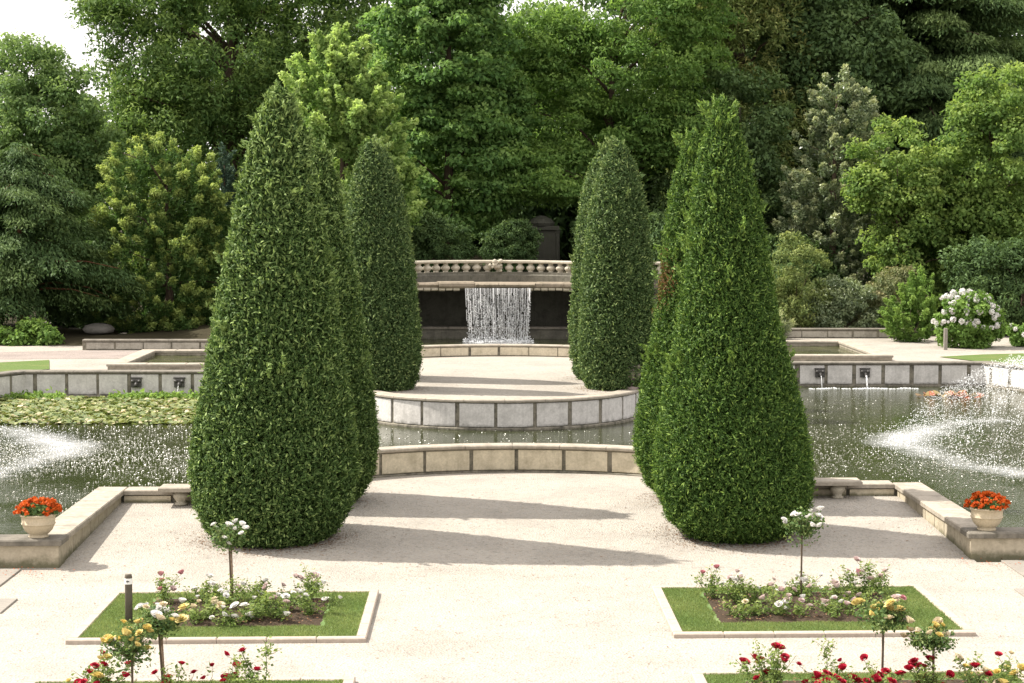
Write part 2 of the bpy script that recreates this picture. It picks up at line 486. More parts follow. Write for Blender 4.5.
vs = sc.view_settings; vs.view_transform = 'Standard'; vs.look = 'None'; vs.gamma = 1; vs.exposure = 1.15; vs.use_curve_mapping = False
sc.cycles.max_bounces = 6; sc.cycles.diffuse_bounces = 3; sc.cycles.glossy_bounces = 3; sc.cycles.transmission_bounces = 3; sc.cycles.transparent_max_bounces = 6

# ------------------------------------------------------------------ the setting
def sheet(name, pts, z, mat):
    from mathutils.geometry import tessellate_polygon
    tri = tessellate_polygon([[Vector((x, y, 0)) for x, y in pts]])
    ps = [pts[i] for i in range(len(pts))]
    fs = []
    for a, b, c in tri:
        ar = (ps[b][0] - ps[a][0]) * (ps[c][1] - ps[a][1]) - (ps[b][1] - ps[a][1]) * (ps[c][0] - ps[a][0])
        fs.append((a, b, c) if ar > 0 else (a, c, b))
    me = bpy.data.meshes.new(name); me.from_pydata([(x, y, z) for x, y in ps], [], fs); me.update()
    me.materials.append(M[mat])
    return tag(obj(name, me), kind='structure')

CX = .5
ARC = (.6, 30.0)
near_arc = arc(*ARC, 5.0, 161, 19, 60)          # concave face of the wall behind the gravel court
ring_c = (.45, 45.0); RING = 3.32

# ground under everything, out to the horizon
sheet('ground', [(-500, -400), (500, -400), (500, 700), (-500, 700)], -.62, 'woodland')
sheet('pond_bed', [(-60, 26.8), (60, 26.8), (60, 54), (-60, 54)], -.45, 'pond_bed')
sheet('gravel_ground', [(-60, -60), (60, -60), (60, 26.75), (-60, 26.75)], 0., 'gravel')

# gravel court, rising to the pond; one sheet
def court():
    mb = MB(); nx, ny = 84, 24
    xs = np.linspace(-5.93, 7.14, nx)
    for i, x in enumerate(xs):
        d = 5.07 ** 2 - (x - ARC[0]) ** 2
        y1 = 31.7 if x < 0 else 32.1
        if d > 0: y1 = max(y1, ARC[1] + math.sqrt(d))
        for j in range(ny):
            y = 26.75 + (y1 - 26.75) * j / (ny - 1)
            mb.v.append((x, y, ground_z(y)))
    for i in range(nx - 1):
        for j in range(ny - 1):
            a = i * ny + j; mb.f.append((a, a + ny, a + ny + 1, a + 1)); mb.m.append(0)
    tag(obj('gravel_court', mb.mesh('gravel_court', M['gravel'])), kind='structure')
court()

# pond water, cut out round the court
outer_court = arc(*ARC, 5.22, 159, 23, 40)
wat = [(-60, 26.95), (-6.15, 26.95), (-6.15, 31.75), (-4.6, 31.75)] + [p for p in outer_court if p[1] > 31.85] + [(5.7, 32.15), (7.3, 32.15), (7.3, 27.25), (60, 27.25), (60, 54), (-60, 54)]
sheet('pond_water', wat, WATER, 'water')

# upper terrace: straight walls left and right, the round bastion between
LW, RW = 49.3, 52.2
rx0, rx1 = ring_c[0] - RING, ring_c[0] + RING
ring_face = [(rx0, LW + .3)] + arc(*ring_c, RING, 180, 360, 64) + [(rx1, RW + .3)]
left_wall = [(-30, 44), (-14.2, 45.4), (-12.6, 47.7), (-11.7, LW), (rx0 - .02, LW)]
right_wall = [(rx1 + .02, RW), (14.0, RW), (14.8, 50.3), (16.2, 47.5), (30, 46)]
terr = [(-200, 43)] + [(x, y + .05) for x, y in left_wall] + [(x * .994 + ring_c[0] * .006, y + .02) for x, y in ring_face[1:-1]] + [(x, y + .05) for x, y in right_wall] + [(200, 46), (200, 72), (-200, 72)]
sheet('terrace_gravel', terr, TERR - .004, 'terrace_gravel')

# woodland floor behind, a bank rising behind the cascade
def bank():
    mb = MB(); xs = np.linspace(-120, 120, 121); ys = np.concatenate([np.linspace(57.5, 100, 56), np.linspace(108, 420, 14)])
    for x in xs:
        for y in ys:
            edge = 59.6 if x < -4 else (58.9 if x < 7 else 64.2)
            t = min(1., max(0., (y - edge) / 2.2)); t = t * t * (3 - 2 * t)
            h = math.exp(-((x - .8) / 7.) ** 2) * 2.0
            if abs(x - .8) < 5.2: h = 2.0
            z = TERR - .35 + .37 * min(1, max(0, (y - edge + 2) / 1.2)) + h * t * min(1, max(0, (y - 58.4) / 1.)) + .12 * math.sin(x * 1.3 + y * .7) * t + .012 * max(0, y - 70)
            mb.v.append((x, y, z))
    n = len(ys)
    for i in range(len(xs) - 1):
        for j in range(n - 1):
            a = i * n + j; mb.f.append((a, a + n, a + n + 1, a + 1)); mb.m.append(0)
    tag(obj('woodland_floor', mb.mesh('woodland_floor', M['woodland'], True)), kind='structure')
bank()

sheet('lawn', [(-40, 45.2), (-14.1, 46.1), (-12.35, 48.6), (-11.45, 49.85), (-11.25, 50.1), (-11.95, 53.2), (-13.1, 52.3), (-40, 52.0)], TERR + .012, 'far_turf')['label'] = 'sunlit strip of lawn above the lily pond wall'
sheet('lawn', [(13.3, 54.4), (13.95, 52.75), (15.1, 51.0), (30, 49.5), (40, 54), (16.14, 55.7), (14.8, 55.3)], TERR + .012, 'far_turf')['label'] = 'strip of lawn beside the white flowering shrub'
sheet('path', [(-40, 53.4), (-13.2, 53.6), (-9.7, 53.9), (-9.7, 56.9), (-11.9, 57), (-14, 56.2), (-40, 55.8)], TERR + .001, 'path')

# ------------------------------------------------------------------ walls
def stone_wall(name, label, cat, path, z0, z1, thick, panel, band, coping, pitch=.85, gap=.10, start=.0, cop_h=.075, over=.045, foot=True, group=None):
    t = thing(name, label, cat, (path[len(path) // 2][0], path[len(path) // 2][1], z0), 0, group); t['kind'] = 'thing'
    inv = Matrix.Translation(-t.location)
    def put(nm, mb, mat, sm=False):
        me = mb.mesh(nm, mat, sm); me.transform(inv); return obj(nm, me, t)
    zc = z1 - cop_h
    mb = MB(); mb.sweep(path, [(0, z0 - .5), (0, zc), (-thick, zc), (-thick, z0 - .5)])
    if foot: mb.sweep(path, [(.05, z0 - .5), (.05, z0 + .035), (.03, z0 + .05), (.001, z0 + .055), (.001, z0 - .5)])
    put('wall_body', mb, M[band])
    L = path_len(path); rnd = random.Random(len(label))
    s = start
    while s < L - .05:
        a, b = max(.01, s + gap / 2 + rnd.uniform(-.02, .02)), min(L - .01, s + pitch - gap / 2 + rnd.uniform(-.02, .02))
        if b - a > .1:
            p = MB(); j = rnd.uniform(-.004, .004)
            lo, hi = z0 + (.06 if foot else .012), zc - .012
            p.sweep(sub_path(path, a, b), [(.002, lo), (.022 + j, lo + .012), (.022 + j, hi - .012), (.002, hi), (-.02, hi), (-.02, lo)])
            put('panel', p, M[panel])
        s += pitch
    c = MB(); s = 0; n = max(1, round(L / (pitch * 1.05)))
    for k in range(n):
        c.sweep(sub_path(path, L * k / n + .004, L * (k + 1) / n - .004), [(over, zc + .003), (over + .012, zc + .02), (over + .012, z1 - .02), (over - .01, z1), (-thick - over + .01, z1), (-thick - over, z1 - .02), (-thick - over, zc + .003)])
    put('coping', c, M[coping])
    return t

stone_wall('curved_wall', 'low cream panelled stone wall curving along the back of the gravel court', 'stone wall', near_arc, COURT - .02, .70, .26, 'cream_panel', 'band', 'coping', .87, .075, .2)
stone_wall('curved_wall', 'grey panelled round bastion wall rising from the water below the far clipped yews', 'stone wall', ring_face, WATER, TERR + .03, .30, 'grey_panel', 'band', 'coping', .86, .095, .25)
stone_wall('retaining_wall', 'long panelled pond wall with two spouts behind the lily pads', 'stone wall', left_wall[1:], WATER, TERR + .03, .34, 'grey_panel', 'band', 'coping_dark', .80, .09, .1)
stone_wall('retaining_wall', 'long panelled pond wall with two trickling spouts below the white flowering shrub', 'stone wall', right_wall[:-1], WATER, TERR + .03, .34, 'grey_panel', 'band', 'coping_dark', .80, .12, .2)
stone_wall('basin_wall', 'low curved rim of the pool under the waterfall', 'stone wall', arc(.6, 49.9, 4.9, 142, 38, 40), TERR, 1.18, .26, 'cream_panel', 'band', 'coping', .86, .06, .1, .06, .03, False)
stone_wall('back_wall', 'shaded panelled wall behind the sunken stone basin under the golden yew', 'stone wall', [(-11.85, 57.15), (-4.2, 57.15)], TERR, 1.16, .3, 'back_panel', 'band', 'coping_dark', .85, .05, .1, .07, .03, False)
stone_wall('back_wall', 'panelled wall in front of the grey green rhododendrons', 'stone wall', [(7.0, 62.7), (14.3, 62.7)], TERR, 1.17, .3, 'back_panel', 'band', 'coping_dark', .85, .06, .3, .07, .03, False)

# garden walls round the gravel court: wing + side + back in one L-shaped wall
def court_wall(label, side, xi, yw, yb, xb):
    """side -1: left.  xi inner face of the side wall, yw front of the wing, yb inner face of the back run, xb its end"""
    t = thing('low_wall', label, 'stone wall', (xi, yw, 0)); t['kind'] = 'thing'; inv = Matrix.Translation(-t.location)
    def put(nm, mb, mat):
        me = mb.mesh(nm, mat); me.transform(inv); return obj(nm, me, t)
    s = side; th = .36
    zc, z1 = .32, .40
    def X(a, b): return (min(a, b), max(a, b))
    body = MB()
    body.box(*X(xi + s * .05, xi + s * 9), yw + .03, yw + .40, -.4, zc)
    body.box(*X(xi + s * .05, xi + s * .40), yw + .405, yb + .36, -.4, zc)
    body.box(*X(xi + s * .045, xb), yb + .05, yb + .355, -.4, zc)
    put('wall_body', body, M['band'])
    bl = MB(); y = yw + .42                                   # facing blocks along the side
    while y < yb - .1:
        l = min(.62, yb - .02 - y); bl.box(*X(xi + s * .012, xi + s * .06), y + .015, y + l - .015, .0, zc - .02, 0); y += l
    put('facing_blocks', bl, M['low_stone'])
    bk = MB(); x = xi + (-s) * .0
    L = abs(xb - xi); n = max(1, round(L / .8))
    for k in range(n):
        bk.box(*X(xi - s * (L * k / n + .03), xi - s * (L * (k + 1) / n - .03)), yb + .012, yb + .06, .0, zc - .02)
    put('back_blocks', bk, M['cream_panel'])
    wg = MB(); wg.box(*X(xi, xi + s * 9), yw, yw + .06, -.3, zc - .008); wg.box(*X(xi - s * .004, xi + s * .06), yw + .002, yw + .41, -.3, zc - .01)
    put('wing_face', wg, M['low_stone'])
    cp = MB()                                                 # coping slabs
    y = yw + .455
    while y < yb - .05:
        l = min(.78, yb + .40 - y)
        if yb + .40 - (y + l) < .25: l = yb + .40 - y
        cp.box(*X(xi - s * .03, xi + s * .47), y + .004, y + l - .004, zc + .002, z1, 0, .015); y += l
    L2 = abs(xb - xi) - .03; n = max(1, round(L2 / .85))
    for k in range(n):
        cp.box(*X(xi - s * (.034 + L2 * k / n), xi - s * (.03 + L2 * (k + 1) / n - .004)), yb - .03, yb + .398, zc + .002, z1, 0, .015)
    put('coping', cp, M['coping'])
    cw = MB()
    for k in range(9): cw.box(*X(xi + s * (-.05 + k * 1.0 + (.004 if k else 0)), xi + s * (-.05 + (k + 1) * 1.0 - .004)), yw - .05, yw + .45, zc + .002, z1 + .006, 0, .02)
    put('wing_coping', cw, M['coping_dark'])
    return t
court_wall('low stone court wall with a flower pot on its dark wing by the lily pond', -1, -5.90, 26.65, 31.42, -4.25)
court_wall('low stone court wall with a flower pot on its wing beside the foaming fountain', 1, 7.10, 26.93, 31.92, 5.45)

def bench(label, x0, x1, y, legs):
    t = thing('stone_bench', label, 'bench', ((x0 + x1) / 2, y, COURT))
    h = .31
    mb = MB(); mb.box(x0 - t.location.x, x1 - t.location.x, -.24, .22, h - .075, h, 0, .018)
    obj('seat', mb.mesh('seat', M['coping']), t)
    for lx in legs:
        lg = MB(); lg.lathe([(.10, 0), (.10, .03), (.07, .04), (.085, .08), (.125, .13), (.13, .17), (.10, .205), (.07, .22), (.10, .235), (.10, .2345)], 18, (lx - t.location.x, -.04, 0))
        obj('leg', lg.mesh('leg', M['baluster'], True), t)
bench('stone bench on baluster legs in the corner beyond the broad looser yew', -5.24, -4.0, 31.22, (-4.90, -4.3))
bench('stone bench on baluster legs half hidden behind the fresh green yew', 5.0, 6.44, 31.74, (5.35, 6.05))

# sunken basins on the terrace
def stone_basin(label, x0, x1, y0, y1, wlev, z1):
    t = thing('stone_basin', label, 'basin', ((x0 + x1) / 2, (y0 + y1) / 2, TERR)); inv = Matrix.Translation(-t.location)
    def put(nm, mb, mat):
        me = mb.mesh(nm, mat); me.transform(inv); return obj(nm, me, t)
    cw = .46; b = MB()
    b.box(x0 + .03, x1 - .03, y0 + .03, y0 + cw - .03, TERR - .4, z1 - .07)
    b.box(x0 + .03, x1 - .03, y1 - cw + .03, y1 - .03, TERR - .4, z1 - .07)
    b.box(x0 + .033, x0 + cw - .03, y0 + cw - .028, y1 - cw + .028, TERR - .4, z1 - .07)
    b.box(x1 - cw + .03, x1 - .033, y0 + cw - .028, y1 - cw + .028, TERR - .4, z1 - .07)
    put('basin_wall', b, M['basin_stone'])
    c = MB()
    n = round((x1 - x0) / 1.1)
    for k in range(n):
        for y in (y0, y1 - cw): c.box(x0 + (x1 - x0) * k / n + .003, x0 + (x1 - x0) * (k + 1) / n - .003, y, y + cw, z1 - .068, z1, 0, .015)
    n = round((y1 - y0 - 2 * cw) / 1.0)
    for k in range(n):
        for x in (x0, x1 - cw):
            l = (y1 - y0 - 2 * cw) / n; c.box(x, x + cw, y0 + cw + l * k + .003, y0 + cw + l * (k + 1) - .003, z1 - .068, z1, 0, .015)
    put('coping', c, M['coping'])
    wt = MB(); wt.add([(x0 + .2, y0 + .2, wlev), (x1 - .2, y0 + .2, wlev), (x1 - .2, y1 - .2, wlev), (x0 + .2, y1 - .2, wlev)], [(0, 1, 2, 3)])
    put('water', wt, M['basin_water'])
def m_bwater():
    m, nt, out = new_mat('basin_water'); p = wpos(nt)
    f = noise(nt, p, 1.6, 4, .6)
    c = mix(nt, ramp(nt, f, [(.4, 0), (.65, 1)]), (.025, .032, .010), (.07, .08, .025))
    b = bsdf(nt, out, c, .1, .5, noise(nt, p, 9, 2), .12, .03); b.inputs['IOR'].default_value = 1.33
    return m
M['basin_water'] = m_bwater()
# the terrace sheet lies below these basins' water, so the water is shown a little above it
stone_basin('rectangular stone basin with dark water in front of the shaded wall', -9.72, -4.6, 49.78, 55.1, TERR + .02, 1.02)
stone_basin('rectangular stone basin with olive water in front of the rhododendrons', 6.4, 11.6, 52.72, 59.0, TERR + .02, 1.03)

# ------------------------------------------------------------------ cascade: ledge, cave, balustrade, waterfall
def cascade():
    t = thing('cascade', 'mossy stone cascade with jutting ledge over a dark cave', 'cascade', (CX, 58, TERR)); inv = Matrix.Translation(-t.location)
    def put(nm, mb, mat, sm=False):
        me = mb.mesh(nm, mat, sm); me.transform(inv); return obj(nm, me, t)
    lip = arc(CX, 45.0, 12.0, 112, 68, 30)
    # ragged lip stones
    rnd = random.Random(4)
    lp = MB(); L = path_len(lip); s = 0
    while s < L - .1:
        l = min(rnd.uniform(.5, 1.2), L - s); j = rnd.uniform(-.04, .05); zt = 2.90 + rnd.uniform(-.02, .02); zb = 2.71 + rnd.uniform(-.03, .02)
        if abs(s + l / 2 - L / 2) < 1.05: zt = 2.87; zb = 2.74; j = .27
        lp.sweep(sub_path(lip, s + .006, s + l - .006), [(j, zb + .03), (j + .06, zb + .09), (j + .05, zt - .05), (j, zt), (-.6, zt), (-.6, zb)])
        s += l
    put('lip_stones', lp, M['ledge'])
    sl_ = MB(); sl_.sweep(lip, [(-.02, 2.74), (-.02, 2.865), (-3.3, 2.865), (-3.3, 2.74)]); put('ledge', sl_, M['ledge'])
    un = MB()                                                # little scalloped course under the lip
    k = 0
    while k * .22 < L - .3:
        a, b = k * .22 + .01, k * .22 + .2; k += 1
        if abs(a + .1 - L / 2) < 1.0: continue
        un.sweep(sub_path(lip, a, b), [(-.04, 2.63 + .03 * rnd.random()), (.02, 2.67), (.03, 2.735), (-.12, 2.735)])
    put('scalloped_course', un, M['baluster'])
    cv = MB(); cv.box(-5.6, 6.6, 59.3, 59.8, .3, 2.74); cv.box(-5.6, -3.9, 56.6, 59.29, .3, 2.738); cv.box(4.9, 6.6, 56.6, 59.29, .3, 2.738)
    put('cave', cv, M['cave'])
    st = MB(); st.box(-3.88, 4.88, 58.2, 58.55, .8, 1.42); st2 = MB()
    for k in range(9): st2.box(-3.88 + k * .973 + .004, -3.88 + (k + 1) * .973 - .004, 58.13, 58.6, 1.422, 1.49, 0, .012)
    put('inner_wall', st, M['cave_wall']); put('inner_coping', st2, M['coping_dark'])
    # balustrade terrace behind
    return t
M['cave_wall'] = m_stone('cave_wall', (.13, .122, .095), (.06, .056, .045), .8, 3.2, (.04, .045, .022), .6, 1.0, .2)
cascade()

bal_path = [(-7.5, 57.2)] + arc(CX, 55.4, 3.3, 147, 33, 36) + [(8.3, 57.2)]
def balustrade():
    t = thing('balustrade', 'pale stone balustrade running along the top of the cascade', 'balustrade', (CX, 58.7, 2.88)); inv = Matrix.Translation(-t.location)
    def put(nm, mb, mat, sm=False):
        me = mb.mesh(nm, mat, sm); me.transform(inv); return obj(nm, me, t)
    mb = MB(); mb.sweep(bal_path, [(.16, 2.6), (.16, 3.06), (.13, 3.09), (.13, 3.155), (-.13, 3.155), (-.13, 3.09), (-.16, 3.06), (-.16, 2.6)]); put('plinth', mb, M['cave_wall'])
    mb = MB(); L = path_len(bal_path); n = 14
    for k in range(n): mb.sweep(sub_path(bal_path, L * k / n + .003, L * (k + 1) / n - .003), [(.10, 3.43), (.13, 3.45), (.13, 3.50), (.10, 3.52), (-.10, 3.52), (-.13, 3.50), (-.13, 3.45), (-.10, 3.43)])
    put('rail', mb, M['baluster'])
    bm = MB(); bm.lathe([(.08, 0), (.08, .03), (.06, .04), (.105, .07), (.138, .12), (.13, .165), (.08, .21), (.055, .235), (.08, .25), (.08, .277)], 14)
    me = bm.mesh('baluster', M['baluster'], True)
    n = int(L / .335)
    for k in range(n):
        p = sub_path(bal_path, L * (k + .5) / n, L * (k + .5) / n + .05)[0]
        obj('baluster', me, t, (p[0] - t.location.x, p[1] - t.location.y, 3.153 - t.location.z))
    # small carved ornament in the middle
    om = MB(); rnd = random.Random(2)
    for k in range(14):
        c = (rnd.uniform(-.2, .16), rnd.uniform(-.03, .03), rnd.uniform(0, .42)); r = rnd.uniform(.04, .075)
        om.lathe([(r * .3, -r), (r * .9, -r * .5), (r, 0), (r * .8, r * .6), (r * .2, r)], 8, c)
    obj('carved_ornament', om.mesh('carved_ornament', M['baluster'], True), t, (.0, -.2, .3))
balustrade()

rng = np.random.default_rng(11)
def drops_mesh(name, P, r, stretch, mat, axis=None):
    """little octahedra drawn out along an axis"""
    n = len(P); r = np.broadcast_to(r, (n,)); stretch = np.broadcast_to(stretch, (n,))
    A = np.tile([0, 0, 1.], (n, 1)) if axis is None else unit(axis)
    ref = np.where(np.abs(A[:, :1]) > .8, [[0, 1., 0]], [[1., 0, 0]])
    T = unit(np.cross(A, ref)); B = np.cross(A, T)
    v = np.empty((n, 6, 3))
    v[:, 0] = P + A * (r * stretch)[:, None]; v[:, 1] = P - A * (r * stretch)[:, None]
    for k, (x, y) in enumerate(((1, 0), (0, 1), (-1, 0), (0, -1))): v[:, 2 + k] = P + (T * x + B * y) * r[:, None]
    idx = np.array([[0, 2, 3], [0, 3, 4], [0, 4, 5], [0, 5, 2], [1, 3, 2], [1, 4, 3], [1, 5, 4], [1, 2, 5]])
    tri = v[:, idx].reshape(-1, 3, 3)
    return quads_mesh(name, tri, mat, None, 3)

def foam_patch(name, verts_fn, nu, nv, parent=None, mat='foam'):
    vs, fs, tn = [], [], []
    for i in range(nu):
        for j in range(nv):
            p, a = verts_fn(i / (nu - 1), j / (nv - 1)); vs.append(p); tn.append(a)
    for i in range(nu - 1):
        for j in range(nv - 1): k = i * nv + j; fs.append((k, k + nv, k + nv + 1, k + 1))
    me = bpy.data.meshes.new(name); me.from_pydata(vs, [], fs); me.materials.append(M[mat])
    at = me.attributes.new('tint', 'FLOAT_COLOR', 'POINT'); at.data.foreach_set('color', np.array([(a, a, a, 1) for a in tn], np.float32).ravel())
    me.update()
    return obj(name, me, parent)

def waterfall():
    t = thing('waterfall', 'white waterfall dropping in fine strings from the stone ledge', 'waterfall', (CX + .04, 56.66, 1.12))
    P, r, s = [], [], []
    for k in range(74):
        x = -.96 + 1.95 * (k + .5) / 74 + rng.normal(0, .012); y0 = rng.normal(0, .05)
        dens = rng.uniform(.25, 1.3)
        m = int(40 * dens); u = rng.random(m) ** .8
        P.append(np.c_[x + rng.normal(0, .006 + .02 * u, m) - .10 * x * u * .7, -.02 - .16 * u + y0 + rng.normal(0, .03, m), 1.62 * (1 - u)])
        r.append(rng.uniform(.003, .008, m) * (1 + .7 * u)); s.append(rng.uniform(1., 3.2, m))
    P = np.concatenate(P); obj('falling_drops', drops_mesh('falling_drops', P, np.concatenate(r), np.concatenate(s), M['drop']), t)
    vs_, fs_ = [], []
    for k in range(84):
        x = -.98 + 1.96 * (k + rng.random()) / 84; wd = rng.uniform(.003, .010); y = -.05 + rng.normal(0, .04); z = 1.62; top = z
        end = 0. if rng.random() < .7 else rng.uniform(.3, 1.1)
        while z > end + .05:
            l = rng.uniform(.12, .5); u0 = 1 - z / top; u1 = 1 - max(end, z - l) / top; q = len(vs_); ww = wd * rng.uniform(.4, 1.2)
            for u in (u0, u1): vs_ += [(x - .08 * x * u - ww, y - .16 * u, top * (1 - u)), (x - .08 * x * u, y - .16 * u - ww, top * (1 - u)), (x - .08 * x * u + ww, y - .16 * u, top * (1 - u))]
            fs_ += [(q, q + 1, q + 4, q + 3), (q + 1, q + 2, q + 5, q + 4)]
            z -= l + (rng.uniform(.01, .10) if rng.random() < .6 else 0)
    sm = MB(); sm.add(vs_, fs_); obj('water_strings', sm.mesh('water_strings', M['drop']), t)
    m = 900; x = rng.uniform(-1.05, 1.05, m)
    P = np.c_[x, rng.normal(-.2, .12, m), np.abs(rng.normal(0, .06, m))]
    obj('splash', drops_mesh('splash', P, rng.uniform(.008, .025, m), 1., M['drop']), t)
    def fn(u, v):
        e = min(u, 1 - u, v, 1 - v) * 2
        return ((-1.5 + 3.0 * u, -1.0 + 1.3 * v, .006), .25 + .75 * min(1, e * 1.6))
    foam_patch('foam', fn, 30, 12, t)
waterfall()
bw = [p for p in arc(.6, 49.9, 4.95, 140, 40, 30)]
sheet('basin_pool_water', bw + [(5.2, 59), (-4.2, 59)], 1.11, 'basin_water')

# wall spouts
def spout(label, x, y, flow):
    t = thing('wall_spout', label, 'spout', (x, y, WATER + .28))
    mb = MB(); mb.box(-.13, .13, -.07, .03, -.02, .20, 0, .03); mb.box(-.15, .15, -.05, .02, .20, .235)
    for sx in (-.085, .085): mb.lathe([(.02, -.03), (.045, -.01), (.05, .02), (.03, .05)], 8, (sx, -.075, .13))
    mb.lathe([(.03, -.05), (.06, -.02), (.06, .03), (.03, .06)], 8, (0, -.09, .05))
    obj('mask', mb.mesh('mask', M['bronze']), t)
    p = MB(); p.tube([(0, -.06, .05), (0, -.16, .05), (0, -.2, .035)], [.025, .025, .03], 8); obj('pipe', p.mesh('pipe', M['bronze'], True), t)
    if flow:
        q = MB(); pts = [(0, -.2 - .16 * u, .03 - .31 * u * u) for u in np.linspace(0, 1, 8)]
        q.tube(pts, [.018 * flow + .006 * math.sin(k * 2.1) * flow for k in range(8)], 6)
        obj('water_jet', q.mesh('water_jet', M['drop'], True), t)
spout('dry dark metal spout mask on the wall behind the lily pads', -8.85, LW - .03, 0)
spout('dark metal spout mask dribbling onto the lily pads beside the big yew', -7.75, LW - .03, .5)
spout('dark metal spout mask with a faint drip, beside the fresh green yew', 9.42, RW - .03, .5)
spout('dark metal spout mask pouring a steady white jet into the pond', 10.68, RW - .03, 1.2)

# ------------------------------------------------------------------ fountains, splashes
def fountain(label, c, R0, apex, a0, a1, njet, den, seed):
    g = np.random.default_rng(seed)
    t = thing('fountain', label, 'fountain', (c[0], c[1], WATER))
    P, r, A = [], [], []
    for k in range(njet):
        a = R_(a0 + (a1 - a0) * (k + .5) / njet); R1 = R0 * g.uniform(.9, 1.06); ap = apex * g.uniform(.9, 1.1)
        m = int(den); u = g.uniform(.08, 1., m)
        rad = R1 * u; z = 4 * ap * u * (1 - u)
        sp = (.008 + .10 * u * u)
        P.append(np.c_[rad * np.cos(a) + g.normal(0, 1, m) * sp, rad * np.sin(a) + g.normal(0, 1, m) * sp, np.maximum(z + g.normal(0, 1, m) * sp, .01)])
        A.append(np.c_[np.full(m, R1 * math.cos(a)), np.full(m, R1 * math.sin(a)), 4 * ap * (1 - 2 * u)])
        r.append(g.uniform(.003, .0075, m))
    P, A, r = map(np.concatenate, (P, A, r))
    obj('water_jets', drops_mesh('water_jets', P, r, g.uniform(1.2, 3., len(P)), M['drop'], A), t)
    m = 1900; a = np.radians(g.uniform(a0, a1, m)); rr = R0 + g.normal(0, .5, m)
    obj('splash', drops_mesh('splash', np.c_[rr * np.cos(a), rr * np.sin(a), np.abs(g.normal(0, .05, m))], g.uniform(.004, .011, m), 1., M['drop']), t)
    def fn(u, v):
        a = R_(a0 + (a1 - a0) * u); rad = R0 - 1.0 + 2.3 * v
        w = 1 - abs(v - .42) / .55; w = max(0, w) ** .8
        wob = .12 * math.sin(9 * a) + .08 * math.sin(23 * a + 1)
        return ((rad + wob) * math.cos(a), (rad + wob) * math.sin(a), .008), max(0, min(1, w + .0)) * (.98 + .2 * math.sin(5 * a))
    foam_patch('foam', fn, 90, 16, t)
    n = MB(); n.lathe([(.14, -.3), (.14, .02), (.10, .05), (.05, .12), (.04, .16)], 12); obj('nozzle', n.mesh('nozzle', M['bronze'], True), t)
fountain('fountain jets landing in a bright foam ring beyond the right flower pot', (14.8, 38.3), 6.0, 1.75, 115, 262, 52, 480, 3)
fountain('fountain foam and painted glare low on the water in front of the lily pads', (-14.2, 37.4), 5.9, .4, -70, 65, 30, 160, 5)  # sky glare on the water is put into this pale foam patch

def surface_specks():  # splash drops, with the water's sun glints set as pale specks too
    g = np.random.default_rng(8)
    P = []
    for (x0, x1, y0, y1, n, d) in ((-12, -4.4, 29.5, 42.8, 46000, .7), (5.0, 15, 29.5, 49.0, 56000, .7), (-4.5, 5.5, 35.3, 42, 7000, .5)):
        x = g.uniform(x0, x1, n); y = g.uniform(y0, y1, n)
        k = .5 + .5 * np.sin(x * .9 + y * .33) * np.sin(y * .7 - x * .41) + .25 * np.sin(x * 3.1 + 2) * np.sin(y * 1.7)
        cy = 36.8; b = np.exp(-((y - cy) / 4.) ** 2) if x0 != -4.5 else .5
        keep = g.random(n) < np.clip(.15 + .7 * k, 0, 1) * (.15 + .85 * b) * d
        P.append(np.c_[x, y, np.full(n, WATER + .006)][keep])
    P = np.concatenate(P)
    inside = ((P[:, 0] - ARC[0]) ** 2 + (P[:, 1] - ARC[1]) ** 2 < 5.4 ** 2) | ((P[:, 0] > -6.5) & (P[:, 0] < 7.7) & (P[:, 1] < 32.4)) | ((P[:, 0] - ring_c[0]) ** 2 + (P[:, 1] - ring_c[1]) ** 2 < 3.45 ** 2) | ((abs(P[:, 0] - ring_c[0]) < 3.45) & (P[:, 1] > 45))
    P = P[~inside]
    r = g.uniform(.004, .0125, len(P))
    A = np.c_[np.ones(len(P)), g.normal(0, .2, len(P)), np.zeros(len(P))]
    tag(obj('drops_and_glints', drops_mesh('drops_and_glints', P, r, g.uniform(1., 2.2, len(P)), M['speck'], A)), 'white splashing droplets and painted glints scattered over the rippled pond', 'droplets', None, 'stuff')
    # row of ripples under the running spouts
    n = 170; x = g.uniform(9.0, 12.0, n); y = 51.5 + .08 * np.sin(x * 6) + g.normal(0, .05, n)
    tag(obj('water_ripples', drops_mesh('water_ripples', np.c_[x, y, np.full(n, WATER + .006)], g.uniform(.01, .022, n), 2., M['drop'], np.c_[np.ones(n), np.zeros(n), np.zeros(n)])), 'line of white ripples on the pond under the running spouts', 'ripples', None, 'stuff')
surface_specks()

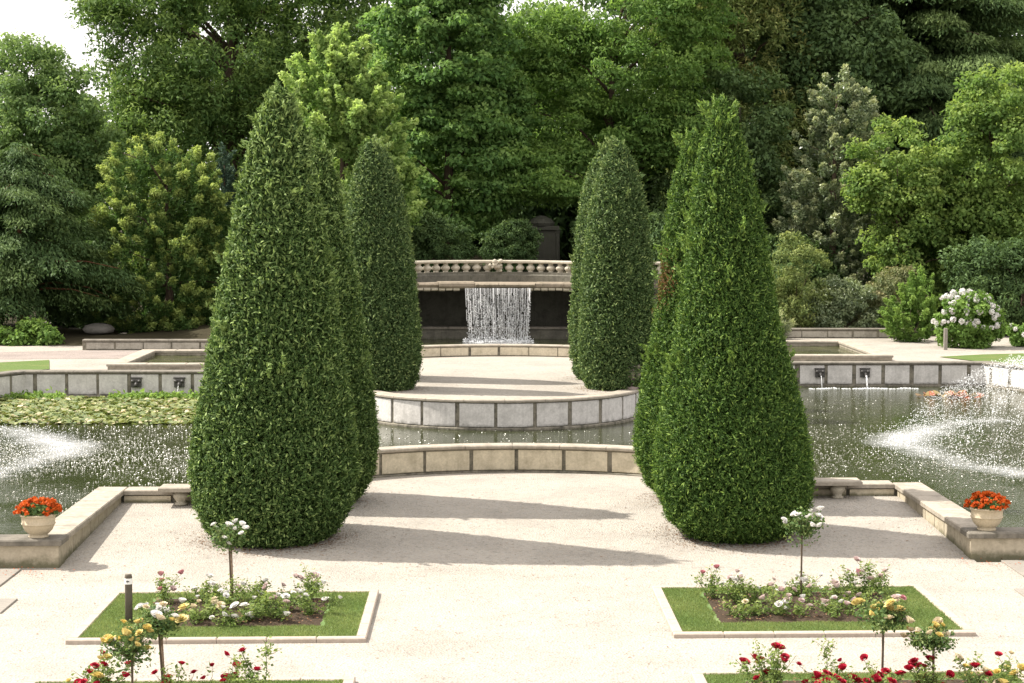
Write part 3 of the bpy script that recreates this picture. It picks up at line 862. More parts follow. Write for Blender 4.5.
# lily pads
def pads(g, P, rad, tilt):
    n = len(P); k = 9
    a = np.linspace(.25, 2 * PI - .25, k)[None, :] + g.uniform(0, 6.28, n)[:, None]
    tx, ty = g.normal(0, tilt, n), g.normal(0, tilt, n)
    V = np.empty((n, k + 1, 3))
    V[:, 0] = P
    cx, cy = np.cos(a) * rad[:, None], np.sin(a) * rad[:, None]
    V[:, 1:, 0] = P[:, 0:1] + cx; V[:, 1:, 1] = P[:, 1:2] + cy
    V[:, 1:, 2] = P[:, 2:3] + np.maximum(cx * tx[:, None] + cy * ty[:, None], -.02) + .004 * np.sin(a * 3)
    return V
def lilies():
    g = np.random.default_rng(21)
    n = 10500; x = g.uniform(-16, -4.6, n); y = g.uniform(42.9, 48.9, n)
    P = np.c_[x, y, WATER + .012 + g.uniform(0, .05, n)]
    tint = np.c_[g.random(n), (g.random(n) < .12) * g.uniform(.3, .9, n), g.random(n)]
    me = quads_mesh('lily_pads', pads(g, P, g.uniform(.04, .088, n), .26), M['lily'], tint, 10)
    tag(obj('lily_pads', me), 'yellow green lily pads with pale upturned leaves covering the pond before the wall', 'lily pads', None, 'stuff')
    # greener leaves standing up along the wall
    n = 1500; x = np.concatenate([g.uniform(-13.4, -10.6, 700), g.uniform(-9.4, -6.4, 800)]); y = 48.9 + g.normal(0, .15, n) - .35 * g.random(n)
    P = np.c_[x, np.minimum(y, LW - .12), WATER + .03 + np.abs(g.normal(0, .07, n))]
    V = leaf_quads(P, g.normal(0, 1, (n, 3)) + [0, -.6, 1], g.normal(0, 1, (n, 3)), g.uniform(.08, .17, n), g.uniform(.05, .1, n))
    tag(obj('water_plants', quads_mesh('water_plants', V, M['lf_bright'], np.c_[g.random(n), g.random(n) * .5, g.random(n)])), 'green marginal leaves along the foot of the lily pond wall', 'plants', None, 'stuff')
    n = 46; P = np.c_[12.6 + g.normal(0, .32, n), 49.1 + g.normal(0, .25, n), WATER + .012 + np.abs(g.normal(0, .05, n))]
    P[:7, 0] = g.uniform(11.5, 11.9, 7)
    me = quads_mesh('lily_clump', pads(g, P, g.uniform(.06, .13, n), .5), M['lily_red'], np.c_[g.random(n), g.random(n) > .7, g.random(n)], 10)
    tag(obj('lily_clump', me), 'small clump of reddish brown lily leaves in open water below the spouts', 'lily clump')
lilies()

# ------------------------------------------------------------------ clipped yews
def wave(seed):
    r = random.Random(seed); ks = [(r.randint(1, 7), r.uniform(.6, 5.5), r.uniform(0, 6.28), r.uniform(0, 6.28)) for _ in range(9)]
    def f(a, z): return sum(np.sin(k * a + p) * np.sin(m * z + q) for k, m, p, q in ks) / 9
    return f

def yew(prof, H, n, mat, seed, L=.10, Wd=.034, loose=0., shoots=0, lean=0.):
    """prof: (height fraction, radius)"""
    g = np.random.default_rng(seed); wv = wave(seed)
    hs = np.array([p[0] for p in prof]); rs = np.array([p[1] for p in prof])
    zz = np.linspace(0, 1, 400); rr = np.interp(zz, hs, rs)
    cum = np.cumsum(rr + .08); cum /= cum[-1]
    u = np.interp(g.random(n), cum, zz); a = g.uniform(0, 2 * PI, n)
    rad = np.interp(u, hs, rs)
    slope = (np.interp(np.minimum(u + .01, 1), hs, rs) - np.interp(np.maximum(u - .01, 0), hs, rs)) / (.02 * H)
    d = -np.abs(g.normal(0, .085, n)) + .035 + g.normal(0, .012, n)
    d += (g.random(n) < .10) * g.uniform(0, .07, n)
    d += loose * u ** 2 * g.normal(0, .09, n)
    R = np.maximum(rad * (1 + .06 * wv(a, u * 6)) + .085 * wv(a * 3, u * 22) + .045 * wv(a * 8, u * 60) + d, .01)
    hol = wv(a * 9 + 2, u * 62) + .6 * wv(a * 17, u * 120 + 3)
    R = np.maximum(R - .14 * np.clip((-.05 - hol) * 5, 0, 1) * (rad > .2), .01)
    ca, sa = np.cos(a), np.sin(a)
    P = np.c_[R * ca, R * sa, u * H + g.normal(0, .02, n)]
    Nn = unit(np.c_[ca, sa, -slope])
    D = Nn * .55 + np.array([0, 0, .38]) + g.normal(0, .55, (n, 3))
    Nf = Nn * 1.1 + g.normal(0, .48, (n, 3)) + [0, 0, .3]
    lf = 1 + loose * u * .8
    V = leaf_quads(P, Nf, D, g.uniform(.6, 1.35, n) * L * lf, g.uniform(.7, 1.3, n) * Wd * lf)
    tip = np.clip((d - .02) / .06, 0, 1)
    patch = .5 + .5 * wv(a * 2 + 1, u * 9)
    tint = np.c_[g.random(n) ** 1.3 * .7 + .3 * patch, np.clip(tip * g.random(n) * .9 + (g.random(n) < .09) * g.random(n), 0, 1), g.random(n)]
    if shoots:
        m = 40
        for k in range(shoots):
            uu = g.uniform(.35, .99) if k > 3 else g.uniform(.93, 1.0); aa = g.uniform(0, 2 * PI); r0 = np.interp(uu, hs, rs)
            b = np.array([r0 * math.cos(aa), r0 * math.sin(aa), uu * H]); dr = unit(np.array([math.cos(aa) * .6, math.sin(aa) * .6, .9]) + g.normal(0, .25, 3)); ln = g.uniform(.12, .34)
            s = g.random((m, 1)); pp = b + dr * s * ln + g.normal(0, .022, (m, 3))
            V = np.concatenate([V, leaf_quads(pp, g.normal(0, 1, (m, 3)), dr + g.normal(0, .5, (m, 3)), g.uniform(.05, .11, m), g.uniform(.02, .04, m))])
            tint = np.concatenate([tint, np.c_[g.random(m), g.random(m) * .8, g.random(m)]])
    V[:, :, 0] += lean * (V[:, :, 2] / H)
    fol = quads_mesh('foliage', V, M[mat], tint)
    tw = MB()
    prof2 = [(max(.015, np.interp(z, hs, rs) - .25 - .015 * z), max(.05, z * H * .985)) for z in np.linspace(0, 1, 40)]
    tw.lathe(prof2, 40, wob=lambda a, z: .055 * float(wv(a, z / H * 6)))
    return fol, tw.mesh('twigs', M['twig'], True)

def plant_yew(meshes, label, x, y, z, rz, s=(1, 1, 1)):
    t = thing('clipped_yew', label, 'clipped yew', (x, y, z), rz, 'clipped yew cones on the gravel'); t.scale = s
    obj('foliage', meshes[0], t); obj('twigs', meshes[1], t)
    tr = MB(); tr.tube([(0, 0, -.15), (0, 0, .3), (.03, 0, 1.2)], [.16, .13, .10], 10); obj('trunk', tr.mesh('trunk', M['bark'], True), t)
    return t

profL = [(0, .78), (.02, .95), (.08, 1.15), (.17, 1.21), (.268, 1.13), (.425, .97), (.5, .86), (.56, .80), (.64, .71), (.72, .60), (.784, .53), (.84, .43), (.894, .36), (.94, .24), (.985, .09), (1, .02)]
profR = [(0, .66), (.012, .79), (.04, 1.02), (.10, 1.16), (.164, 1.18), (.257, 1.09), (.34, .97), (.41, .86), (.485, .755), (.55, .675), (.63, .59), (.71, .52), (.79, .45), (.874, .33), (.94, .20), (.98, .08), (1, .02)]
profF = [(0, .64), (.03, .74), (.1, .83), (.21, .86), (.41, .80), (.64, .69), (.75, .60), (.836, .49), (.91, .36), (.97, .18), (1, .03)]
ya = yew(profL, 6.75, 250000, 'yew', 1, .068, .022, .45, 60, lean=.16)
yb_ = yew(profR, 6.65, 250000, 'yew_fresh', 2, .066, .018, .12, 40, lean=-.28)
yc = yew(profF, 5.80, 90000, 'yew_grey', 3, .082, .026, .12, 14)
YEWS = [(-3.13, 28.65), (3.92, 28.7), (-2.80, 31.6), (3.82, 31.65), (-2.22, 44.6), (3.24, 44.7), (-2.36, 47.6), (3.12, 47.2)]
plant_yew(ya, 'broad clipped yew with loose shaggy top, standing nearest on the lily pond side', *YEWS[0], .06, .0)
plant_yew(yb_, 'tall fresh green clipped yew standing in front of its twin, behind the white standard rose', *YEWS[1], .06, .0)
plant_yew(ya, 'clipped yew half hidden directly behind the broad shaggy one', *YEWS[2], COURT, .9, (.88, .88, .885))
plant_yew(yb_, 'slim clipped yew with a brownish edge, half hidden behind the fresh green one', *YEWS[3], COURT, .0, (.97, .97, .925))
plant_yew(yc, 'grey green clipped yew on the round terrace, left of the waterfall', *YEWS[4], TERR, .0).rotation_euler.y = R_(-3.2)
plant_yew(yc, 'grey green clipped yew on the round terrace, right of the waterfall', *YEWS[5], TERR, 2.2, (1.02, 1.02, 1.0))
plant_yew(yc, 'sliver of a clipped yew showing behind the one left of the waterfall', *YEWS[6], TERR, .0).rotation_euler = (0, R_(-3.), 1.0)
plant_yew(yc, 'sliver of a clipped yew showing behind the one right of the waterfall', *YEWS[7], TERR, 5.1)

def brown_patch():
    g = np.random.default_rng(51); t = bpy.data.objects['clipped_yew.003']; n = 420
    a = R_(200) + g.normal(0, .22, n); z = 3.95 + g.normal(0, .22, n); r = np.interp(z / 6.65, [p[0] for p in profR], [p[1] for p in profR]) + g.normal(.04, .03, n)
    P = np.c_[r * np.cos(a) - .28 * z / 6.65, r * np.sin(a), z]
    V = leaf_quads(P, np.c_[np.cos(a), np.sin(a), np.zeros(n)] + g.normal(0, .5, (n, 3)), g.normal(0, 1, (n, 3)) + [0, 0, .5], g.uniform(.05, .1, n), g.uniform(.015, .028, n))
    obj('brown_sprays', quads_mesh('brown_sprays', V, M['lf_brown_dead'], np.c_[g.random(n), g.random(n), g.random(n)]), t, label='browned patch of dead yew sprays')
M['lf_brown_dead'] = m_leaf('dead_leaf', (.07, .045, .018), (.15, .095, .035), None, .2, gain=1.2)
brown_patch()

def litter():
    g = np.random.default_rng(31); P = []
    for (x, y), r, n in zip(YEWS[:4], (1.0, .95, .9, .9), (1500, 1500, 500, 900)):
        a = g.uniform(0, 2 * PI, n); rr = r + np.abs(g.normal(0, .28, n)) - .2
        X, Y = x + rr * np.cos(a), y + rr * np.sin(a)
        P.append(np.c_[X, Y, [ground_z(v) + .008 for v in Y]])
    for (x, y), r, n in zip(YEWS[4:], (.75, .75, .75, .75), (500, 700, 200, 300)):
        a = g.uniform(0, 2 * PI, n); rr = r + np.abs(g.normal(0, .3, n)) - .1
        P.append(np.c_[x + rr * np.cos(a), y + rr * np.sin(a), np.full(n, TERR + .006)])
    n = 1100; x = g.uniform(-5.8, 7.0, n); y = g.uniform(20.5, 34.0, n)
    off = (x > -4.9) & (x < -1.2) & (y < 24.9) | (x > 2.2) & (x < 6.0) & (y < 25.1) | (y < 25.2) & (g.random(n) < .5)
    P.append(np.c_[x, y, [ground_z(v) + .008 for v in y]][~off])
    P = np.concatenate(P); P = P[((P[:, 0] - ARC[0]) ** 2 + (P[:, 1] - ARC[1]) ** 2 < 4.95 ** 2) | (P[:, 1] < 30.) | ((P[:, 0] - ring_c[0]) ** 2 + (P[:, 1] - ring_c[1]) ** 2 < 3.2 ** 2) | (P[:, 1] > 45.)]
    n = len(P)
    V = leaf_quads(P, np.tile([0, 0, 1.], (n, 1)) + g.normal(0, .2, (n, 3)), np.c_[g.normal(0, 1, (n, 2)), np.zeros(n)], g.uniform(.02, .055, n), g.uniform(.01, .022, n), .1)
    tag(obj('needle_litter', quads_mesh('needle_litter', V, M['litter'], np.c_[g.random(n), g.random(n), g.random(n)])), 'brown fallen needles round the feet of the clipped yews', 'leaf litter', None, 'stuff')
litter()

# ------------------------------------------------------------------ trees and shrubs
def rand_dir(g, n):
    v = g.normal(0, 1, (n, 3)); return unit(v)

def crown_clumps(g, blobs, nclump, nleaf, cr, L, Wd, up=.5, flat=.75, shell=.5, stretch=0., lift=.3, tipcol=.5, droop=0.):
    """clumps of leaves spread through a union of ellipsoids. stretch draws each clump out along its branch (outward + lift)"""
    wts = np.array([b[3] * b[4] * b[5] for b in blobs]) ** (2 / 3); wts /= wts.sum()
    Vs, Ts = [], []
    centres = []
    for k in range(nclump):
        b = blobs[g.choice(len(blobs), p=wts)]
        d = rand_dir(g, 1)[0]
        f = shell + (1 - shell) * g.random() ** .55
        rad = np.array(b[3:6]); c = np.array(b[:3]) + d * rad * f
        out = unit(d / rad * rad.mean())
        s = cr * g.uniform(.55, 1.35); m = max(12, int(nleaf * s / cr * g.uniform(.7, 1.2)))
        q = rand_dir(g, m) * (g.random((m, 1)) ** .42)
        loc = q * s * np.array([1, 1, flat])
        ax = unit(out * np.array([1, 1, .5]) + np.array([0, 0, lift]) + g.normal(0, .2, 3))
        if stretch:
            t = g.uniform(-1, 1, (m, 1)); w = (1.05 - .6 * (t + 1) / 2)
            loc = loc * .55 * w + ax * t * s * stretch
        if droop: loc[:, 2] -= droop * (loc[:, 0] ** 2 + loc[:, 1] ** 2) / s
        P = c + loc
        Nn = q * .7 + out * .35 + np.array([0, 0, up]) + g.normal(0, .42, (m, 3))
        D = q * .6 + g.normal(0, .6, (m, 3)) + np.array([0, 0, -.25]) + (ax * .7 if stretch else 0)
        Vs.append(leaf_quads(P, Nn, D, g.uniform(.6, 1.35, m) * L, g.uniform(.7, 1.3, m) * Wd))
        ck = g.random()
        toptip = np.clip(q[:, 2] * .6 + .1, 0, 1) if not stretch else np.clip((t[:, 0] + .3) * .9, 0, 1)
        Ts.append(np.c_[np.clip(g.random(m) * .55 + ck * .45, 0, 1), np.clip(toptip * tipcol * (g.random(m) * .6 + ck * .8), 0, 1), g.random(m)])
        centres.append(c)
    return np.concatenate(Vs), np.concatenate(Ts), centres

def crown_boughs(g, x0, z0, z1, prof, nb, per, L, Wd, droop=.35, rise=.15, hang=.5, thick=.28, tipcol=.5, azr=(0, 2 * PI)):
    """conifer: drooping boughs set round a stem, each hung with sprays"""
    Vs, Ts, br = [], [], []
    for k in range(nb):
        u = (k + g.random()) / nb; z = z0 + (z1 - z0) * u
        a = g.uniform(*azr); ln = np.interp(u, [p[0] for p in prof], [p[1] for p in prof]) * g.uniform(.7, 1.12)
        dr = np.array([math.cos(a), math.sin(a), 0]); sd = np.array([-dr[1], dr[0], 0])
        m = max(20, int(per * (ln + .4))); t = g.random(m) ** .7
        wid = .12 * ln * np.sin(np.clip(t, .08, 1) * 2.6) + .06
        side = g.uniform(-1, 1, m); dp = droop * g.uniform(.7, 1.3)
        zz = rise * ln * t - dp * ln * t * t - np.abs(side) ** 1.5 * wid * .5
        hg = g.random(m) ** 1.4 * hang
        P = np.array([0, 0, z]) + dr * (t * ln)[:, None] + sd * (side * wid * 1.6)[:, None]
        P[:, 2] += zz - hg; P += g.normal(0, thick * .2, (m, 3))
        D = dr * .6 + sd * (side * .6)[:, None] + g.normal(0, .35, (m, 3)) + np.array([0, 0, -.45])
        Nn = np.array([0, 0, .9]) + dr * .35 + g.normal(0, .45, (m, 3))
        Vs.append(leaf_quads(P, Nn, D, g.uniform(.6, 1.3, m) * L, g.uniform(.7, 1.3, m) * Wd))
        ck = g.random()
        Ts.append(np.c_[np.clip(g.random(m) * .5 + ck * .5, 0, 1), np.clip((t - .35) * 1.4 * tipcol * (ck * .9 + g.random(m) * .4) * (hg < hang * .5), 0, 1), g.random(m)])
        br.append([(0, 0, z)] + [tuple(np.array([0, 0, z]) + dr * tt * ln + np.array([0, 0, rise * ln * tt - dp * ln * tt * tt])) for tt in (.3, .6, .9)])
    return np.concatenate(Vs), np.concatenate(Ts), br

def trunk_mesh(g, H, r, limbs, bark='bark', lean=(0, 0), sink=.4):
    mb = MB(); n = 9
    pts = [(lean[0] * t + .06 * r * 4 * math.sin(5 * t + H), lean[1] * t + .05 * math.cos(4 * t), -sink + (H + sink) * t) for t in np.linspace(0, 1, n)]
    mb.tube(pts, [r * (1.35 if i == 0 else 1.0) * (1 - .82 * i / (n - 1)) for i in range(n)], 10)
    for lb in limbs:
        k = len(lb); d = max(.02, r * .28)
        mb.tube(lb, [d * (1 - .8 * i / (k - 1)) for i in range(k)], 6)
    return mb.mesh('trunk', M[bark], True)

def limbs_to(g, centres, H, n, base=.3):
    out = []
    idx = g.choice(len(centres), min(n, len(centres)), replace=False)
    for i in idx:
        c = np.array(centres[i]); z0 = min(H * .92, max(H * base, c[2] - .45 * math.hypot(c[0], c[1]) - .5))
        a = np.array([0, 0, z0]); m = a + (c - a) * .5 + np.array([0, 0, .12 * np.linalg.norm(c - a)]) + g.normal(0, .1, 3)
        out.append([tuple(a), tuple(a + (m - a) * .5), tuple(m), tuple(c)])
    return out

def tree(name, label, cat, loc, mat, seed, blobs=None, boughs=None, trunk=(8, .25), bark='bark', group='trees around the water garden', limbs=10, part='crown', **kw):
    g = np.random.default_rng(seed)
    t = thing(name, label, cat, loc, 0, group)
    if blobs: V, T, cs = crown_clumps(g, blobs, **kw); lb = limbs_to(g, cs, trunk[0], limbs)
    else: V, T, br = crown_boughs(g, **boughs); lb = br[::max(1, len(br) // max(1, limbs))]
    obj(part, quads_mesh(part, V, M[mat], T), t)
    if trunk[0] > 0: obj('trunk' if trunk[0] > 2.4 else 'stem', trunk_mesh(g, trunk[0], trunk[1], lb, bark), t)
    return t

G0 = TERR
# --- left
tree('yew_tree', 'dark drooping yew tree with a bare reddish trunk above the green ground plants', 'tree', (-15.0, 62.8, G0), 'lf_dark', 101,
     boughs=dict(x0=0, z0=1.0, z1=6.35, prof=[(0, 2.5), (.15, 3.9), (.45, 3.5), (.75, 2.2), (.93, 1.0), (1, .25)], nb=150, per=190, L=.17, Wd=.05, droop=.42, rise=.28, hang=.34, tipcol=.6), trunk=(6.3, .17), bark='red_bark', limbs=22)
tree('golden_yew', 'golden tipped yew with upright yellow plumes left of the big clipped cone', 'tree', (-10.5, 64.6, G0), 'lf_gold', 102,
     blobs=[(0, 0, 1.3, 2.9, 2.0, 1.6), (0, 0, 2.8, 2.7, 2.0, 2.3), (-.4, 0, 4.7, 2.0, 1.6, 2.1), (.9, -.3, 4.2, 1.3, 1.2, 2.0)], nclump=480, nleaf=190, cr=.46, L=.15, Wd=.05, up=.3, flat=.8, shell=.5, stretch=.7, lift=.7, tipcol=1.0, trunk=(5.6, .18), limbs=14)
tree('birch_tree', 'bright green open crowned tree against the white sky', 'tree', (-16.9, 74.1, G0), 'lf_mid', 103,
     blobs=[(0, 0, 7.4, 2.9, 2.6, 2.9), (-.4, 0, 9.4, 1.5, 1.5, 1.7), (-2.0, 0, 6.2, 2.2, 2, 2), (1.7, 0, 6.3, 1.6, 1.8, 1.7), (-.5, 0, 4.6, 3.2, 2, 2.2)], nclump=460, nleaf=125, cr=.55, L=.17, Wd=.10, up=.5, shell=.3, tipcol=.8, trunk=(9, .22), limbs=18)
tree('weeping_tree', 'huge dark drooping tree filling the sky behind the golden yew', 'tree', (-10.4, 80.7, G0), 'lf_weep', 104,
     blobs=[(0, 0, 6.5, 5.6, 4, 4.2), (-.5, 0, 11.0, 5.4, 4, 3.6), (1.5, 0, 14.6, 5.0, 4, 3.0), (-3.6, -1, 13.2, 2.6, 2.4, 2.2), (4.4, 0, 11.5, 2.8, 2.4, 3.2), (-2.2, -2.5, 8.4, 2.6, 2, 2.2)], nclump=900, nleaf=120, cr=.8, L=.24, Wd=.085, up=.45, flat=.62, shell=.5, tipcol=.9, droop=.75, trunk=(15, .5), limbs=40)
tree('cypress_tree', 'thin blue green columnar cypress tucked behind the golden yew', 'tree', (-9.15, 69.0, G0), 'lf_blue', 105,
     blobs=[(0, 0, 3.2, .42, .42, 3.35)], nclump=150, nleaf=110, cr=.22, L=.13, Wd=.04, up=.1, shell=.6, stretch=1.4, lift=1.6, tipcol=.3, trunk=(5.8, .1), limbs=4)
tree('golden_maple', 'bright lime green tree glowing right behind the broad clipped yew', 'tree', (-4.7, 65.9, G0), 'lf_lime', 106,
     blobs=[(0, 0, 5.6, 2.5, 2.1, 3.0), (-.6, 0, 8.1, 1.4, 1.3, 2.0), (.9, 0, 7.2, 1.4, 1.4, 1.9), (.1, 0, 9.1, .8, .8, 1.4), (1.4, -.4, 4.5, 1.3, 1.3, 1.6)], nclump=460, nleaf=140, cr=.48, L=.17, Wd=.10, up=.45, shell=.4, stretch=.8, lift=.9, tipcol=.8, trunk=(8.6, .2), limbs=16)
tree('maple_tree', 'tall fresh green maple standing left of the waterfall axis', 'tree', (-1.2, 71.6, G0 + 1.4), 'lf_maple', 107,
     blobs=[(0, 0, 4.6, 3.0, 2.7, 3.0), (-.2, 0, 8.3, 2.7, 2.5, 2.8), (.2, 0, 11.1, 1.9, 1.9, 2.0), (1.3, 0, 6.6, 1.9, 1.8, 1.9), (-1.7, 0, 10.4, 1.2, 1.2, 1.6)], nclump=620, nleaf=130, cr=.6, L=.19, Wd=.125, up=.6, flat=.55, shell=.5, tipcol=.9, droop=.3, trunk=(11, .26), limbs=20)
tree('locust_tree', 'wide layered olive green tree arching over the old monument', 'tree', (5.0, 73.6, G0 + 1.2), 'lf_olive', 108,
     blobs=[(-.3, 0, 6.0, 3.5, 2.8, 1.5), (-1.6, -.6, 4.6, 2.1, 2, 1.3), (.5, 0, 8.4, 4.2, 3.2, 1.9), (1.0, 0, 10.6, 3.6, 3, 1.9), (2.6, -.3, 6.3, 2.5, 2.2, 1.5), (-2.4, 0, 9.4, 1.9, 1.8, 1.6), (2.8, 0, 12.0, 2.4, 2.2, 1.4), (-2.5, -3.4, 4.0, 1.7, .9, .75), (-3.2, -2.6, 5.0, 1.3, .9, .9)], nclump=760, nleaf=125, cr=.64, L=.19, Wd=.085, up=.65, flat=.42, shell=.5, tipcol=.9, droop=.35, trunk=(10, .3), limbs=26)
tree('ash_tree', 'thin topped distant tree with sky showing through, above the maple and locust', 'tree', (2.6, 92.6, G0), 'lf_mid', 109,
     blobs=[(0, 0, 11.6, 3.6, 2.5, 2.9), (-2, 0, 9.2, 3, 2.4, 2.4), (2.8, 0, 10, 2.8, 2.4, 2.6)], nclump=230, nleaf=90, cr=.7, L=.24, Wd=.13, up=.5, shell=.35, tipcol=.5, trunk=(12, .3), limbs=20)
# --- right
tree('hemlock_tree', 'olive tree with brownish hanging tips above the fresh green clipped yew', 'tree', (10.9, 79.1, G0 + .3), 'lf_brown', 110,
     blobs=[(0, 0, 7.0, 3.6, 3, 3.4), (-.6, 0, 11.2, 3.3, 3, 3.0), (.8, 0, 14.4, 2.6, 2.4, 2.4), (-1.8, -1.5, 12.6, 1.6, 1.4, 1.9)], nclump=520, nleaf=120, cr=.7, L=.24, Wd=.075, up=.4, flat=.7, shell=.5, tipcol=.8, droop=.9, trunk=(14.5, .36), limbs=26)
tree('cedar_tree', 'very dark cedar with flat layered boughs high on the right', 'tree', (19.4, 84.7, G0), 'lf_cedar', 111,
     boughs=dict(x0=0, z0=2.5, z1=17.5, prof=[(0, 7.2), (.5, 6.9), (.85, 5.2), (1, 3.)], nb=330, per=230, L=.25, Wd=.08, droop=.2, rise=.12, hang=.55, tipcol=.8), trunk=(17, .5), limbs=60)
tree('holly_tree', 'grey green conical holly with pale glossy leaves', 'tree', (13.1, 70.0, G0), 'lf_holly', 112,
     blobs=[(0, 0, 2.6, 2.5, 2.1, 2.8), (.1, 0, 5.4, 2.15, 1.8, 2.5), (.2, 0, 7.6, 1.25, 1.1, 1.8)], nclump=520, nleaf=150, cr=.42, L=.125, Wd=.06, up=.3, shell=.5, stretch=.45, lift=.9, tipcol=.8, trunk=(8.5, .18), limbs=12)
tree('field_maple', 'yellow green bushy maple overlapping the grey green holly', 'tree', (14.75, 66.8, G0), 'lf_yellow', 113,
     blobs=[(0, 0, 5.9, 1.65, 1.3, 1.75), (.8, 0, 4.6, 1.4, 1.2, 1.3), (-.7, 0, 4.9, .9, 1., 1.0), (.6, 0, 2.7, 1.7, 1.2, 1.6)], nclump=190, nleaf=120, cr=.48, L=.15, Wd=.10, up=.5, flat=.6, shell=.5, tipcol=.8, droop=.3, trunk=(6, .12), limbs=12)
tree('sycamore_tree', 'rounded yellow green tree at the right edge above the white flowering shrub', 'tree', (18.2, 67.4, G0), 'lf_yellow', 114,
     blobs=[(0, 0, 5.9, 2.6, 2.1, 2.6), (.6, 0, 7.9, 1.8, 1.6, 1.6), (-1.2, 0, 5.4, 1.5, 1.4, 1.8), (.2, 0, 3.6, 2.2, 1.8, 1.6)], nclump=310, nleaf=125, cr=.52, L=.16, Wd=.11, up=.5, flat=.62, shell=.5, tipcol=.6, droop=.3, trunk=(7, .17), limbs=18)
tree('beech_tree', 'deep green beech in shadow between the locust and the holly', 'tree', (9.6, 73.8, G0), 'lf_cedar', 115,
     blobs=[(0, 0, 4.0, 3.0, 2.2, 3.4), (0, 0, 7.6, 2.4, 2, 2.6), (1.6, 0, 2.2, 2.0, 1.6, 2.2)], nclump=300, nleaf=120, cr=.6, L=.19, Wd=.11, up=.5, flat=.6, shell=.45, tipcol=.9, droop=.3, trunk=(9, .22), limbs=16)
tree('oak_tree', 'dark broad oak crown filling the gap behind the holly', 'tree', (14.8, 79.9, G0), 'lf_cedar', 116,
     blobs=[(0, 0, 9.5, 3.6, 2.8, 4.0), (0, 0, 5.5, 3.4, 2.6, 3.2), (-1.5, 0, 13, 2.6, 2.2, 2.6)], nclump=520, nleaf=125, cr=.8, L=.24, Wd=.14, up=.5, flat=.6, shell=.45, tipcol=.6, droop=.3, trunk=(12, .3), limbs=16)
tree('laurel_tree', 'dark laurel below the sycamore at the right edge', 'tree', (18.6, 64.3, G0), 'lf_cedar', 117,
     blobs=[(0, 0, 1.4, 2.5, 1.3, 1.6), (-1.0, .2, 2.2, 1.6, 1.1, 1.2)], nclump=170, nleaf=120, cr=.42, L=.17, Wd=.07, up=.4, shell=.55, tipcol=.3, trunk=(2.5, .12), limbs=8)

def shrub(name, label, loc, mat, seed, blobs, n, nl=120, cr=.3, L=.12, Wd=.05, group='shrubs along the edge of the wood', stem=(.7, .05), **kw):
    return tree(name, label, 'shrub', loc, mat, seed, blobs=blobs, trunk=stem, group=group, limbs=6, part='foliage', nclump=n, nleaf=nl, cr=cr, L=L, Wd=Wd, **kw)
shrub('rhododendron', 'tall rounded yellowish rhododendron beside the fresh green clipped yew', (10.75, 64.7, G0), 'lf_rhodo', 201, [(0, 0, 2.2, 1.15, 1.0, 1.25), (.2, 0, 1.0, 1.2, .9, 1.0)], 120, tipcol=.8, up=.5, shell=.6)
shrub('rhododendron', 'broad low grey green rhododendron overhanging the panelled wall', (12.35, 64.4, G0), 'lf_holly', 202, [(0, 0, .75, 1.5, .8, .95), (-.2, .2, 1.15, .9, .7, .8)], 120, tipcol=.5, up=.5, shell=.6)
shrub('rhododendron', 'pinkish brown leaved rhododendron beside the bright green cone shrub', (14.2, 64.9, G0), 'lf_pink', 203, [(0, 0, 1.2, 1.0, .8, 1.1), (-.3, 0, .7, 1.1, .7, .7)], 95, tipcol=.9, up=.5, shell=.6)
shrub('laurel_shrub', 'bright green dense laurel bush next to the white flowering shrub', (14.0, 61.1, G0), 'lf_bright', 204, [(0, 0, .8, .9, .8, .85), (.35, .2, 1.4, .7, .6, .8)], 110, tipcol=.4, up=.4, shell=.6, stretch=.8, lift=.8)
shrub('ground_plants', 'low bright green leafy plants under the dark drooping yew', (-14.2, 59.5, G0), 'lf_bright', 205, [(0, 0, .25, 1.05, .6, .40), (.5, -.1, .2, .7, .4, .35)], 60, L=.16, Wd=.09, tipcol=.8, up=.7, shell=.3, stem=(.3, .03))
shrub('ground_plants', 'darker trailing plants at the left edge beside the bright leafy ones', (-16.2, 60.2, G0), 'lf_mid', 206, [(0, 0, .3, 1.3, .6, .45)], 60, L=.15, Wd=.06, tipcol=.4, up=.5, shell=.3, stem=(.3, .03))
shrub('flax_plant', 'pale tufted plant at the end of the panelled wall beside the clipped yew', (9.6, 62.1, G0), 'lf_holly', 207, [(0, 0, .35, .55, .4, .35)], 34, L=.3, Wd=.03, tipcol=.8, up=.3, shell=.2, stretch=1.2, lift=1.3, stem=(.3, .03))
shrub('juniper_shrub', 'low dark juniper behind the pale boulder', (-12.2, 66.5, G0), 'lf_dark', 208, [(0, 0, .9, 2.2, 1.0, 1.1)], 110, cr=.4, L=.16, Wd=.05, tipcol=.5, up=.4)
